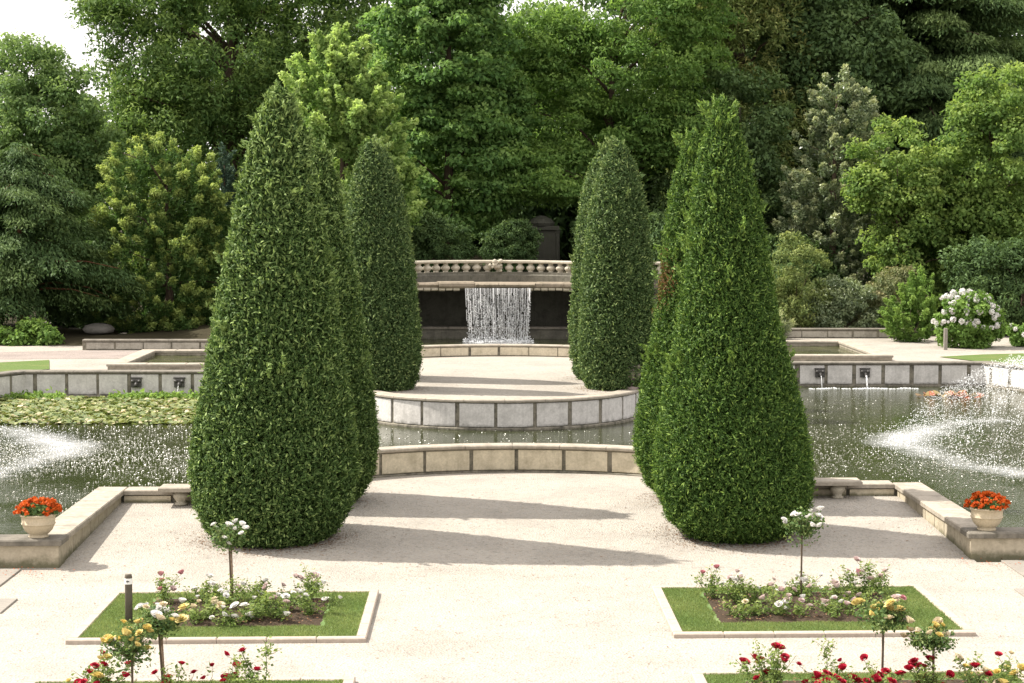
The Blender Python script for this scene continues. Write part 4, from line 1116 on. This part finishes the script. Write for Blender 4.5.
# undergrowth that nothing tells apart
under = shrub('undergrowth_shrub', 'dark evergreen undergrowth shrub in the shade under the tall trees', (-7.5, 67.4, G0), 'lf_dark', 209, [(0, 0, 1.3, 1.9, 1.2, 1.5), (.7, 0, 2.1, 1.2, 1, 1.1)], 150, cr=.42, L=.17, Wd=.07, group='dark undergrowth shrubs under the trees', tipcol=.6, up=.5)
for x, y, z, r, s in ((-10.2, 69.0, G0, 1.2, 1.15), (-4.6, 69.7, G0 + .6, 2.2, 1.1), (-1.6, 67.4, G0 + 1.9, 3.0, .75), (1.0, 68.4, G0 + 2.0, .4, .62), (4.4, 68.7, G0 + 2.0, 4.2, .72), (6.4, 67.8, G0 + 1.2, 5.0, .95), (8.6, 67.4, G0 + .3, 1.9, .9), (2.0, 84.0, G0 + .5, 1.1, 2.5), (-1.6, 86.0, G0 + .5, 2.1, 2.3), (7.0, 84.0, G0 + .4, 3.3, 2.7), (-7.6, 85.0, G0, 4.3, 2.2), (15.8, 69.0, G0, .9, 1.2), (18.6, 71.6, G0, 2.6, 1.5), (-14.5, 69.0, G0, 2.0, 1.3), (-18.2, 68.1, G0, 5.3, 1.3), (11.8, 69.0, G0, 3.7, 1.1)):
    o = copy_tree(under); o.location = (x, y, z); o.rotation_euler.z = r; o.scale = (s, s, s)

# the wood beyond, one mass
def far_wood():
    g = np.random.default_rng(77); bl = []
    for x in np.arange(-40, 42, 2.6):
        top = 10.8 if x < -19 else (12.5 if x < -15 else (16 if x < -4 else (15.0 if x < 6.5 else 19)))
        for yy in (96, 101):
            h = top * g.uniform(.82, 1.0); bl.append((x + g.normal(0, .6), yy + g.normal(0, .8), h * .45, 2.4, 1.8, h * .53))
            bl.append((x + g.normal(0, 1), yy - 1, h * .8, 1.7, 1.5, h * .2))
    V, T, _ = crown_clumps(g, bl, 4200, 50, .95, .36, .20, up=.5, flat=.65, shell=.6, tipcol=.5, droop=.3)
    o = obj('distant_wood', quads_mesh('distant_wood', V, M['lf_cedar'], T)); o.location.z = .6
    tag(o, 'dense dark wood closing the view behind the garden trees', 'wood', None, 'stuff')
far_wood()

# ------------------------------------------------------------------ monument, boulder, urn, posts
def monument():
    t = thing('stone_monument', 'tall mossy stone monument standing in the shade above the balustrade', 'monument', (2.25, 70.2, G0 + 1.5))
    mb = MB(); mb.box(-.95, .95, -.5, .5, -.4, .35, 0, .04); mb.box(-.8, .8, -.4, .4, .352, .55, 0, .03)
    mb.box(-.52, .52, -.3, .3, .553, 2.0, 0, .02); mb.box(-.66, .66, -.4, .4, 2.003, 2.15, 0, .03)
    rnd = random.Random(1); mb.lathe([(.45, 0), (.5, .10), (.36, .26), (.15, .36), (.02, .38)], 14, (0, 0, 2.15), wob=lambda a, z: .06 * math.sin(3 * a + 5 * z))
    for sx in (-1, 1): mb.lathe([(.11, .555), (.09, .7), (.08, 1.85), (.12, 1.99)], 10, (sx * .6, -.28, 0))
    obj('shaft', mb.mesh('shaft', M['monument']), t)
monument()
def boulder():
    g = random.Random(9); mb = MB()
    mb.lathe([(.1, -.05), (.42, .02), (.46, .14), (.36, .26), (.15, .32), (.02, .33)], 16, wob=lambda a, z: .14 * math.sin(2 * a + 1) + .08 * math.sin(5 * a + 9 * z))
    o = obj('boulder', mb.mesh('boulder', M['rock'], True), None, (-12.6, 63.3, G0 + .12)); tag(o, 'pale flat topped boulder in the dark gap behind the basin wall', 'boulder')
boulder()
def urn():
    t = thing('stone_urn', 'small weathered stone urn peeping from behind the fresh green yew on the round terrace wall', 'urn', (3.55, 44.2, TERR + .03))
    b = MB(); b.lathe([(.17, 0), (.17, .05), (.10, .08), (.07, .14), (.12, .18)], 16); obj('foot', b.mesh('foot', M['urn'], True), t)
    b = MB(); b.lathe([(.10, .17), (.19, .25), (.24, .36), (.22, .48), (.24, .52), (.19, .58), (.10, .66), (.03, .70)], 16, wob=lambda a, z: .05 * math.sin(6 * a)); obj('bowl', b.mesh('bowl', M['urn'], True), t)
urn()
pm = MB(); pm.box(-.05, .05, -.05, .05, -.2, .66, 0, .012)
tag(obj('timber_post', pm.mesh('timber_post', M['slab']), None, (14.2, 57.3, TERR)), 'short pale grey post in front of the white flowering shrub', 'post')
def bollard():
    t = thing('bollard', 'dark timber post with a white arrow plate in the corner of the rose bed', 'post', (-4.23, 22.86, 0))
    b = MB(); b.lathe([(.045, -.2), (.045, .60), (.040, .625), (.038, .63)], 16); obj('post', b.mesh('post', M['wood_post'], True), t)
    b = MB(); b.lathe([(.0475, .515), (.0475, .585)], 16, cap=False); obj('plate', b.mesh('plate', M['plate'], True), t)
    b = MB(); y = -.0505
    b.add([(-.022, y, .55), (-.004, y, .567), (-.004, y, .533)], [(0, 1, 2)]); b.add([(-.004, y, .556), (.02, y, .556), (.02, y, .544), (-.004, y, .544)], [(0, 1, 2, 3)])
    b2 = b.mesh('arrow', M['black'])
    obj('arrow', b2, t)
bollard()

# ------------------------------------------------------------------ flowers
def rose_mesh(name, mat, seed, open_=.6):
    """a full rose, 1 m across before scaling"""
    r = random.Random(seed); mb = MB()
    for ring, (n, rad, tilt, sz, z) in enumerate(((6, .30, .95, .48, -.02), (5, .20, .6, .42, .05), (5, .11, .3, .34, .1), (3, .04, .1, .26, .13))):
        for k in range(n):
            a = 2 * PI * k / n + ring * .5 + r.uniform(-.2, .2); t = tilt * open_ * 1.5 + r.uniform(-.12, .12)
            vs = []
            for i in range(4):
                v = i / 3
                for j in range(3):
                    u = (j - 1)
                    w = sz * (.25 + .75 * math.sin(min(1, v * 1.1 + .12) * 2.2)) * .62
                    x = u * w; d = v * sz * math.sin(t + .5 * v * open_) ; h = v * sz * math.cos(t + .5 * v * open_) + .05 * abs(u) - .04 * u * u + r.uniform(-.02, .02)
                    rr = rad * .5 + d - .07 * u * u
                    vs.append((rr * math.cos(a) - x * math.sin(a), rr * math.sin(a) + x * math.cos(a), z + h - .15))
            fs = [(i * 3 + j, i * 3 + j + 1, (i + 1) * 3 + j + 1, (i + 1) * 3 + j) for i in range(3) for j in range(2)]
            mb.add(vs, fs)
    return mb.mesh(name, M[mat], True)
BLOOM = {c: [rose_mesh('bloom', c, 40 + k, o) for k, o in enumerate((.3, .45, .6))] for c in ('p_white', 'p_blush', 'p_pink', 'p_yellow', 'p_cream', 'p_red')}

def add_blooms(t, pts, cols, size, rnd):
    for p in pts:
        me = rnd.choice(BLOOM[rnd.choice(cols)])
        s = size * .95 * rnd.uniform(.6, 1.2)
        obj('bloom', me, t, tuple(p), (rnd.uniform(-.7, .5), rnd.uniform(-.5, .5), rnd.uniform(0, 6)), s)

def rose_bush(label, x, y, h, r, cols, nb, seed, mat='lf_rose', size=.10, nst=9, dens=1., group='rose bushes in the beds', z=0.):
    g = np.random.default_rng(seed); rnd = random.Random(seed)
    t = thing('rose_bush', label, 'rose bush', (x, y, z), 0, group)
    st = MB(); lv, tips = [], []
    for k in range(nst):
        a = g.uniform(0, 2 * PI); lean = r * g.uniform(.25, 1.0); hh = h * g.uniform(.45, 1.0) * (1.1 - .35 * lean / r)
        pts = [np.array([lean * .1 * math.cos(a), lean * .1 * math.sin(a), -.03]) + np.array([lean * math.cos(a) * v ** 1.2, lean * math.sin(a) * v ** 1.2, hh * v]) + g.normal(0, .008, 3) for v in np.linspace(0, 1, 6)]
        st.tube(pts, [.006, .0055, .005, .0042, .0035, .0025], 5)
        tips.append(pts[-1])
        m = int(95 * dens * (hh / .45 + .3)); u = g.random(m) ** .75
        base = np.array([[np.interp(v, np.linspace(0, 1, 6), [q[i] for q in pts]) for i in range(3)] for v in u])
        lv.append(base + rand_dir(g, m) * g.uniform(.02, .095, (m, 1)))
        for q in range(2):                                        # side shoots
            v = g.uniform(.45, .85); b = np.array([np.interp(v, np.linspace(0, 1, 6), [p[i] for p in pts]) for i in range(3)])
            e = b + np.array([g.normal(0, .09), g.normal(0, .09), g.uniform(.08, .18)]); st.tube([b, (b + e) / 2 + g.normal(0, .01, 3), e], [.004, .003, .002], 5); tips.append(e)
            lv.append(b + (e - b) * g.random((10, 1)) + rand_dir(g, 10) * .045)
    P = np.concatenate(lv); P[:, 2] = np.maximum(P[:, 2], .03); m = len(P)
    V = leaf_quads(P, g.normal(0, .55, (m, 3)) + [0, -.1, 1], g.normal(0, 1, (m, 3)) * [1, 1, .5], g.uniform(.028, .060, m), g.uniform(.018, .036, m), .15, .5)
    obj('stems', st.mesh('stems', M['green_stem'], True), t)
    obj('leaves', quads_mesh('leaves', V, M[mat], np.c_[g.random(m), np.clip((P[:, 2] / h - .4) * g.random(m), 0, 1) * .8, g.random(m)]), t)
    order = list(range(len(tips))); rnd.shuffle(order)
    pts = [tips[i] + np.array([0, 0, .02]) for i in order[:nb]]
    add_blooms(t, pts, cols, size, rnd)
    return t

def standard_rose(label, x, y, stem_h, cr, cols, nb, seed, lean=0., mat='lf_rose_dark', size=.10, stake=False, flat=.75):
    g = np.random.default_rng(seed); rnd = random.Random(seed)
    t = thing('standard_rose', label, 'standard rose', (x, y, 0), 0, 'standard roses on bare stems')
    top = np.array([lean, 0, stem_h])
    s = MB(); s.tube([(0, 0, -.1), (lean * .3, .006, stem_h * .35), (lean * .65, -.005, stem_h * .7), tuple(top), tuple(top + [0, 0, cr * .4])], [.014, .013, .012, .014, .006], 8)
    tips = []; lv = []
    for k in range(22):
        d = rand_dir(g, 1)[0]; d[2] = abs(d[2]) * .9 - .12; e = top + np.array([0, 0, cr * .25]) + d * cr * np.array([1, 1, flat]) * g.uniform(.6, 1.1)
        mid = (top + e) / 2 + [0, 0, .03]; s.tube([top, mid, e], [.006, .004, .0025], 5); tips.append(e)
        m = 34; u = g.random((m, 1)) ** .6
        lv.append(top + (e - top) * u + rand_dir(g, m) * g.uniform(.015, .075, (m, 1)))
    obj('stem', s.mesh('stem', M['stem'], True), t)
    if stake:
        k = MB(); k.tube([(.022, .03, -.2), (lean + .02, .03, stem_h * .96)], .012, 8); obj('stake', k.mesh('stake', M['stake'], True), t)
    P = np.concatenate(lv + [top + [0, 0, cr * .3] + rand_dir(g, 260) * (g.random((260, 1)) ** .5) * cr * np.array([.9, .9, .8 * flat])]); m = len(P)
    V = leaf_quads(P, g.normal(0, .6, (m, 3)) + [0, -.2, .9], g.normal(0, 1, (m, 3)), g.uniform(.03, .062, m), g.uniform(.02, .038, m), .15, .5)
    obj('leaves', quads_mesh('leaves', V, M[mat], np.c_[g.random(m), g.random(m) ** 3, g.random(m)]), t)
    up = sorted(tips, key=lambda p: -p[2] + .25 * rnd.random())
    pts = [up[i % len(up)] + np.array([rnd.uniform(-.05, .05), rnd.uniform(-.06, .02), rnd.uniform(.0, .05)]) for i in range(nb)]
    add_blooms(t, pts, cols, size, rnd)
    return t

# beds: stone kerb, turf, soil
def bed(label, x0, x1, y0, y1, sx0, sx1, sy0, sy1, seed):
    k = thing('bed_kerb', 'stone kerb framing ' + label, 'kerb', ((x0 + x1) / 2, (y0 + y1) / 2, 0), 0, 'stone kerbs of the rose beds'); inv = Matrix.Translation(-k.location)
    mb = MB(); c = .125; zt = .055
    def run(a, b, f):
        n = max(1, round((b - a) / .62))
        for i in range(n): f(a + (b - a) * i / n + .003, a + (b - a) * (i + 1) / n - .003)
    for yy in (y0, y1 - c): run(x0, x1, lambda p, q: mb.box(p, q, yy, yy + c, -.1, zt, 0, .012))
    for xx in (x0, x1 - c): run(y0 + c + .004, y1 - c - .004, lambda p, q: mb.box(xx, xx + c, p, q, -.1, zt + .002, 0, .012))
    me = mb.mesh('kerb_stones', M['kerb']); me.transform(inv); obj('kerb_stones', me, k)
    g = np.random.default_rng(seed)
    a0, a1, b0, b1 = x0 + c - .01, x1 - c + .01, y0 + c - .01, y1 - c + .01
    sheet('turf_base', [(a0, b0), (a1, b0), (a1, b1), (a0, b1)], .035, 'turf')
    # soil, slightly heaped and rough
    so_ = MB(); nx, ny = 60, 26
    for i in range(nx):
        for j in range(ny):
            u, v = i / (nx - 1), j / (ny - 1); e = min(1, 5 * min(u, 1 - u, v, 1 - v))
            so_.v.append((sx0 + (sx1 - sx0) * u, sy0 + (sy1 - sy0) * v, .03 + e * (.03 + .022 * g.random())))
    for i in range(nx - 1):
        for j in range(ny - 1): q = i * ny + j; so_.f.append((q, q + ny, q + ny + 1, q + 1)); so_.m.append(0)
    tag(obj('soil', so_.mesh('soil', M['soil'])), kind='structure')
    n = int(((x1 - x0) * (y1 - y0)) * 6500)
    x = g.uniform(a0, a1, n); y = g.uniform(b0, b1, n)
    keep = ~((x > sx0 + .03 + .03 * np.sin(y * 9)) & (x < sx1 - .03 + .03 * np.sin(y * 7)) & (y > sy0 + .03 + .03 * np.sin(x * 8)) & (y < sy1 - .03))
    x, y = x[keep], y[keep]; n = len(x)
    hgt = g.uniform(.02, .045, n)
    D = np.c_[g.normal(0, .5, (n, 2)), np.ones(n)]
    V = leaf_quads(np.c_[x, y, .034 + hgt * .42], np.c_[g.normal(0, 1, (n, 2)), np.zeros(n)], D, hgt, g.uniform(.004, .008, n), .1)
    patch = .5 + .3 * np.sin(x * 2.3 + seed) * np.sin(y * 3.1) + .2 * np.sin(x * 5.7 + y * 4)
    tag(obj('grass', quads_mesh('grass', V, M['grass'], np.c_[g.random(n), np.clip(patch * g.random(n) * .9, 0, 1), g.random(n)])), 'short mown grass of ' + label, 'grass', None, 'stuff')
    # chips and dead leaves on the soil, a few daisies in the turf
    n = 420; x = g.uniform(sx0 + .05, sx1 - .05, n); y = g.uniform(sy0 + .05, sy1 - .05, n)
    V = leaf_quads(np.c_[x, y, np.full(n, .078)], np.c_[g.normal(0, .3, (n, 2)), np.ones(n)], np.c_[g.normal(0, 1, (n, 2)), np.zeros(n)], g.uniform(.02, .06, n), g.uniform(.012, .03, n), .1)
    tag(obj('fallen_petals', quads_mesh('fallen_petals', V, M['litter'], np.c_[g.random(n), g.random(n), g.random(n)])), 'dry leaves and petals on the soil of ' + label, 'leaf litter', None, 'stuff')

bed('the rose bed with the timber arrow post', -4.78, -1.32, 21.88, 24.74, -4.18, -1.86, 22.58, 24.35, 61)
bed('the rose bed behind the cream and yellow standard roses', 2.28, 5.88, 22.0, 24.9, 2.86, 5.28, 22.62, 24.55, 62)
bed('the near bed of red roses at the lower left', -4.78, -1.32, 17.4, 20.05, -4.2, -1.9, 18.0, 19.75, 63)
bed('the near bed of red roses at the lower right', 2.28, 5.88, 17.4, 20.2, 2.75, 5.45, 18.0, 19.85, 64)

W_, B_, PK, Y_, CR, RD = 'p_white', 'p_blush', 'p_pink', 'p_yellow', 'p_cream', 'p_red'
# left back bed
rose_bush('pink topped thin rose bush just right of the timber arrow post', -3.92, 23.91, 0.57, 0.29, [PK], 5, 301, nst=4, dens=.7)
rose_bush('low white rose bush beside the timber arrow post', -4.0, 23.02, 0.30, 0.43, [W_], 7, 302, nst=7)
rose_bush('leafy cream flowered bush in the front middle of the arrow post bed', -3.35, 23.02, 0.31, 0.48, [W_, CR], 9, 303, nst=10)
rose_bush('spreading white rose bush around the foot of the white standard rose near the arrow post', -3.0, 23.91, 0.37, 0.54, [W_], 10, 304, nst=10)
rose_bush('tall sprawling white rose bush right of centre in the arrow post bed', -2.62, 23.18, 0.48, 0.52, [W_, W_, B_], 12, 305, nst=12, dens=1.3)
rose_bush('pale rose bush with pink buds at the back of the arrow post bed', -2.3, 24.07, 0.48, 0.46, [B_, B_, W_], 9, 306, nst=9)
rose_bush('loose white rose bush at the bare soil end of the arrow post bed', -2.05, 23.35, 0.46, 0.34, [W_, B_], 9, 307, nst=6, dens=.8)
rose_bush('low cream rose bush at the front of the arrow post bed', -2.95, 22.85, .28, .36, [CR, W_], 9, 308, nst=10)
rose_bush('white rose bush at the back of the arrow post bed behind the cream one', -3.5, 23.95, .32, .36, [W_, W_, B_], 10, 309, nst=10)
# right back bed
rose_bush('thin rose bush with small buds at the left end of the right bed', 2.98, 24.15, 0.46, 0.32, [PK], 3, 311, nst=5, dens=.7)
rose_bush('pale pink rose bush left of the white standard rose', 3.38, 23.75, 0.48, 0.52, [B_, W_], 14, 312, nst=11)
rose_bush('low blush rose bush in front of the white standard rose', 3.82, 23.10, 0.33, 0.48, [B_, W_], 10, 313, nst=10)
rose_bush('low leafy rose bush at the front left soil of the right bed', 3.2, 23.02, 0.25, 0.37, [CR], 3, 314, nst=7)
rose_bush('clustered pink rose bush right of the white standard rose', 4.5, 23.67, 0.39, 0.48, [B_, B_, W_], 14, 315, nst=10)
rose_bush('leafy pink rose bush with tall budded shoots at the back of the right bed', 4.95, 24.23, 0.51, 0.46, [B_, B_, PK], 9, 316, nst=9)
rose_bush('dull brownish rose bush beside the cream standard rose', 5.0, 23.18, 0.30, 0.37, [PK], 1, 317, nst=7, dens=.6)
rose_bush('low blush rose bush at the front of the right bed, nearest its bare soil', 4.4, 23.05, .27, .36, [B_, W_], 10, 318, nst=10)
rose_bush('small white rose bush at the back of the right bed behind the blush one', 4.15, 24.2, .30, .32, [W_], 8, 319, nst=9)
# near left
rose_bush('crimson and yellow rose bush in the lower left corner, left of the yellow standard', -3.85, 18.92, 0.69, 0.34, [RD, RD, Y_], 16, 321, nst=9, size=.11)
rose_bush('thin red rose bush between the two near yellow standards', -3.1, 18.92, 0.56, 0.26, [RD], 5, 322, nst=5, dens=.6, size=.11)
rose_bush('tall airy red rose shoot at the right end of the lower left bed', -2.15, 19.08, 0.81, 0.29, [RD], 3, 323, nst=4, dens=1., size=.11)
rose_bush('low red rose bush with a greenish bud in the lower left bed', -2.55, 19.00, 0.47, 0.31, [RD], 7, 324, nst=6, size=.11)
# near right
rose_bush('tall crimson rose bush at the left end of the lower right bed', 2.95, 19.00, 0.74, 0.34, [RD], 10, 331, nst=8, size=.12, dens=.9)
rose_bush('airy thin rose bush with one small red bud, left of the cream standard', 3.6, 19.16, 0.69, 0.26, [RD], 3, 332, nst=4, dens=.9, size=.07)
rose_bush('low dense crimson rose bush in front of the airy one', 3.45, 18.60, 0.47, 0.44, [RD], 16, 333, nst=9, size=.11)
rose_bush('low crimson rose bush at the foot of the cream standard rose', 4.1, 18.84, 0.47, 0.42, [RD], 14, 334, nst=9, size=.11)
rose_bush('red rose bush at the foot of the small yellow standard rose', 4.65, 18.92, 0.56, 0.39, [RD], 10, 335, nst=8, size=.11)
rose_bush('cream and red rose bush at the right end of the lower right bed', 5.15, 18.92, 0.56, 0.47, [CR, CR, RD, Y_], 21, 336, nst=10, size=.12)
# standards
standard_rose('white standard rose in front of the broad shaggy yew', -3.17, 24.15, .76, .28, [W_], 16, 341, -.02, stake=True, flat=1.1)
standard_rose('white standard rose in front of the fresh green yew',  4.14, 24.07, .87, .30, [W_], 22, 342, .0, flat=1.15)
standard_rose('pale yellow standard rose in front of the arrow post bed', -3.22, 19.24, .75, .29, [CR, Y_, W_], 14, 343, -.04, stake=True, size=.11)
standard_rose('short deep yellow standard rose at the lower left', -3.43, 18.68, .60, .31, [Y_], 18, 344, .0, size=.12, flat=1.05)
standard_rose('cream and yellow standard rose on a straight stem',  4.15, 19.16, .77, .30, [CR, Y_, Y_, B_], 17, 345, .0, size=.115)
standard_rose('smaller yellow standard rose beside the cream one',  4.60, 18.84, .60, .28, [Y_, CR], 13, 346, .0, size=.11)

# white flowering shrubs
def hydrangea(label, loc, r, h, nb, seed):
    t = shrub('hydrangea', label, loc, 'lf_bright', seed, [(0, 0, h * .5, r, r * .8, h * .5), (.1, 0, h * .3, r * 1.05, r * .8, h * .35)], int(85 * r), cr=.26, L=.13, Wd=.07, group='white flowering shrubs', tipcol=.4, up=.5, shell=.5)
    g = np.random.default_rng(seed + 1); rnd = random.Random(seed)
    heads = []
    for k in range(2):
        n = 60; d = rand_dir(g, n); V = leaf_quads(d * .1 * g.uniform(.85, 1.05, (n, 1)), d + g.normal(0, .3, (n, 3)), g.normal(0, 1, (n, 3)), .075, .06, .1, .5)
        heads.append(quads_mesh('flower_head', V, M['p_white']))
    for k in range(nb):
        a = rnd.uniform(PI * .95, PI * 2.05); el_ = math.asin(rnd.uniform(-.25, .99)); rr = rnd.uniform(.92, 1.08)
        p = (r * rr * math.cos(a) * math.cos(el_), r * .85 * rr * math.sin(a) * math.cos(el_), h * .48 + h * .54 * rr * math.sin(el_))
        obj('flower_head', rnd.choice(heads), t, p, (rnd.random() * 3, 0, rnd.random() * 6), rnd.uniform(.35, .9))
hydrangea('white flowering hydrangea beside the lawn, covered in big pale heads', (15.1, 58.4, TERR), 1.0, 1.75, 84, 251)
hydrangea('small white flowered shrub cut by the right edge of the view', (17.3, 59, TERR), .7, .8, 14, 255)

# flower pots
def flower_pot(label, x, y, z, seed):
    g = np.random.default_rng(seed); rnd = random.Random(seed)
    t = thing('flower_pot', label, 'flower pot', (x, y, z), 0, 'flower pots on the court wall ends')
    b = MB(); b.lathe([(.135, 0), (.14, .015), (.12, .035), (.145, .055), (.19, .10), (.218, .16), (.226, .185), (.236, .19), (.236, .20), (.226, .205), (.232, .27), (.236, .30), (.252, .305), (.255, .325), (.245, .335), (.225, .33), (.215, .27), (.05, .26)], 36)
    obj('pot', b.mesh('pot', M['pot'], True), t)
    n = 420; d = rand_dir(g, n); d[:, 2] = np.abs(d[:, 2]); P = d * g.uniform(.5, 1.0, (n, 1)) * [.27, .27, .16] + [0, 0, .33]
    obj('leaves', quads_mesh('leaves', leaf_quads(P, d + g.normal(0, .4, (n, 3)), g.normal(0, 1, (n, 3)), g.uniform(.05, .09, n), g.uniform(.03, .06, n), .15, .5), M['lf_rose_dark'], np.c_[g.random(n), g.random(n) ** 3, g.random(n)]), t)
    m = 26; pet = []
    for k in range(m): pass
    fl = []
    for k in range(3):
        q = 34; dd = rand_dir(g, q); dd[:, 2] = np.abs(dd[:, 2]) * 1.1 - .15
        fl.append(quads_mesh('bloom', leaf_quads(dd * .042 * g.uniform(.6, 1.1, (q, 1)), dd + g.normal(0, .5, (q, 3)), g.normal(0, 1, (q, 3)), .042, .036, .2, .5), M['p_orange']))
    for k in range(92):
        a = rnd.uniform(0, 2 * PI); e = rnd.uniform(-.1, 1.5) ; rr = rnd.uniform(.9, 1.1)
        p = (.29 * rr * math.cos(a) * math.cos(e), .29 * rr * math.sin(a) * math.cos(e), .35 + .17 * rr * math.sin(e))
        obj('bloom', fl[k % 3], t, p, (0, 0, rnd.random() * 6), rnd.uniform(.5, 1.0))
flower_pot('cream pot of orange red flowers on the wall end by the lily pond', -6.22, 26.87, .405, 71)
flower_pot('cream pot of orange red flowers on the wall end by the foaming fountain', 7.38, 27.15, .405, 72)

# a few orange petals blown off the pots
def petals():
    g = np.random.default_rng(5); n = 34
    P = np.concatenate([np.c_[-6.2 + g.normal(0, .35, n), 26.3 + g.normal(0, .25, n), np.full(n, .028)], np.c_[7.45 + g.normal(0, .4, n), 26.45 + g.normal(0, .25, n), np.full(n, .028)]])
    V = leaf_quads(P, np.tile([0, 0, 1.], (2 * n, 1)) + g.normal(0, .2, (2 * n, 3)), np.c_[g.normal(0, 1, (2 * n, 2)), np.zeros(2 * n)], g.uniform(.02, .045, 2 * n), g.uniform(.015, .03, 2 * n), .1, .5)
    tag(obj('orange_petals', quads_mesh('orange_petals', V, M['p_orange'])), 'orange petals fallen on the gravel below the flower pots', 'fallen petals', None, 'stuff')
petals()

# paving slabs let into the gravel by the walls
def slab(label, x0, x1, y0, y1):
    mb = MB(); cx, cy = (x0 + x1) / 2, (y0 + y1) / 2
    mb.box(x0 - cx, x1 - cx, y0 - cy, y1 - cy, -.08, .022, 0, .006)
    tag(obj('paving_slab', mb.mesh('paving_slab', M['slab']), None, (cx, cy, 0)), label, 'paving slab', 'stone paving slabs in the gravel')
slab('long stone paving slab at the foot of the mossy wall below the left flower pot', -8.6, -6.38, 25.3, 26.5)
slab('stone paving slab at the left edge nearest the arrow post bed', -8.6, -5.94, 23.6, 24.45)
slab('stone paving slab at the foot of the mossy wall below the right flower pot', 7.5, 9.8, 25.65, 26.8)
slab('flat grey rectangle at the right edge near the right rose bed', 7.11, 9.8, 24.0, 24.74)  # dark patch on the gravel, drawn as a thin grey block
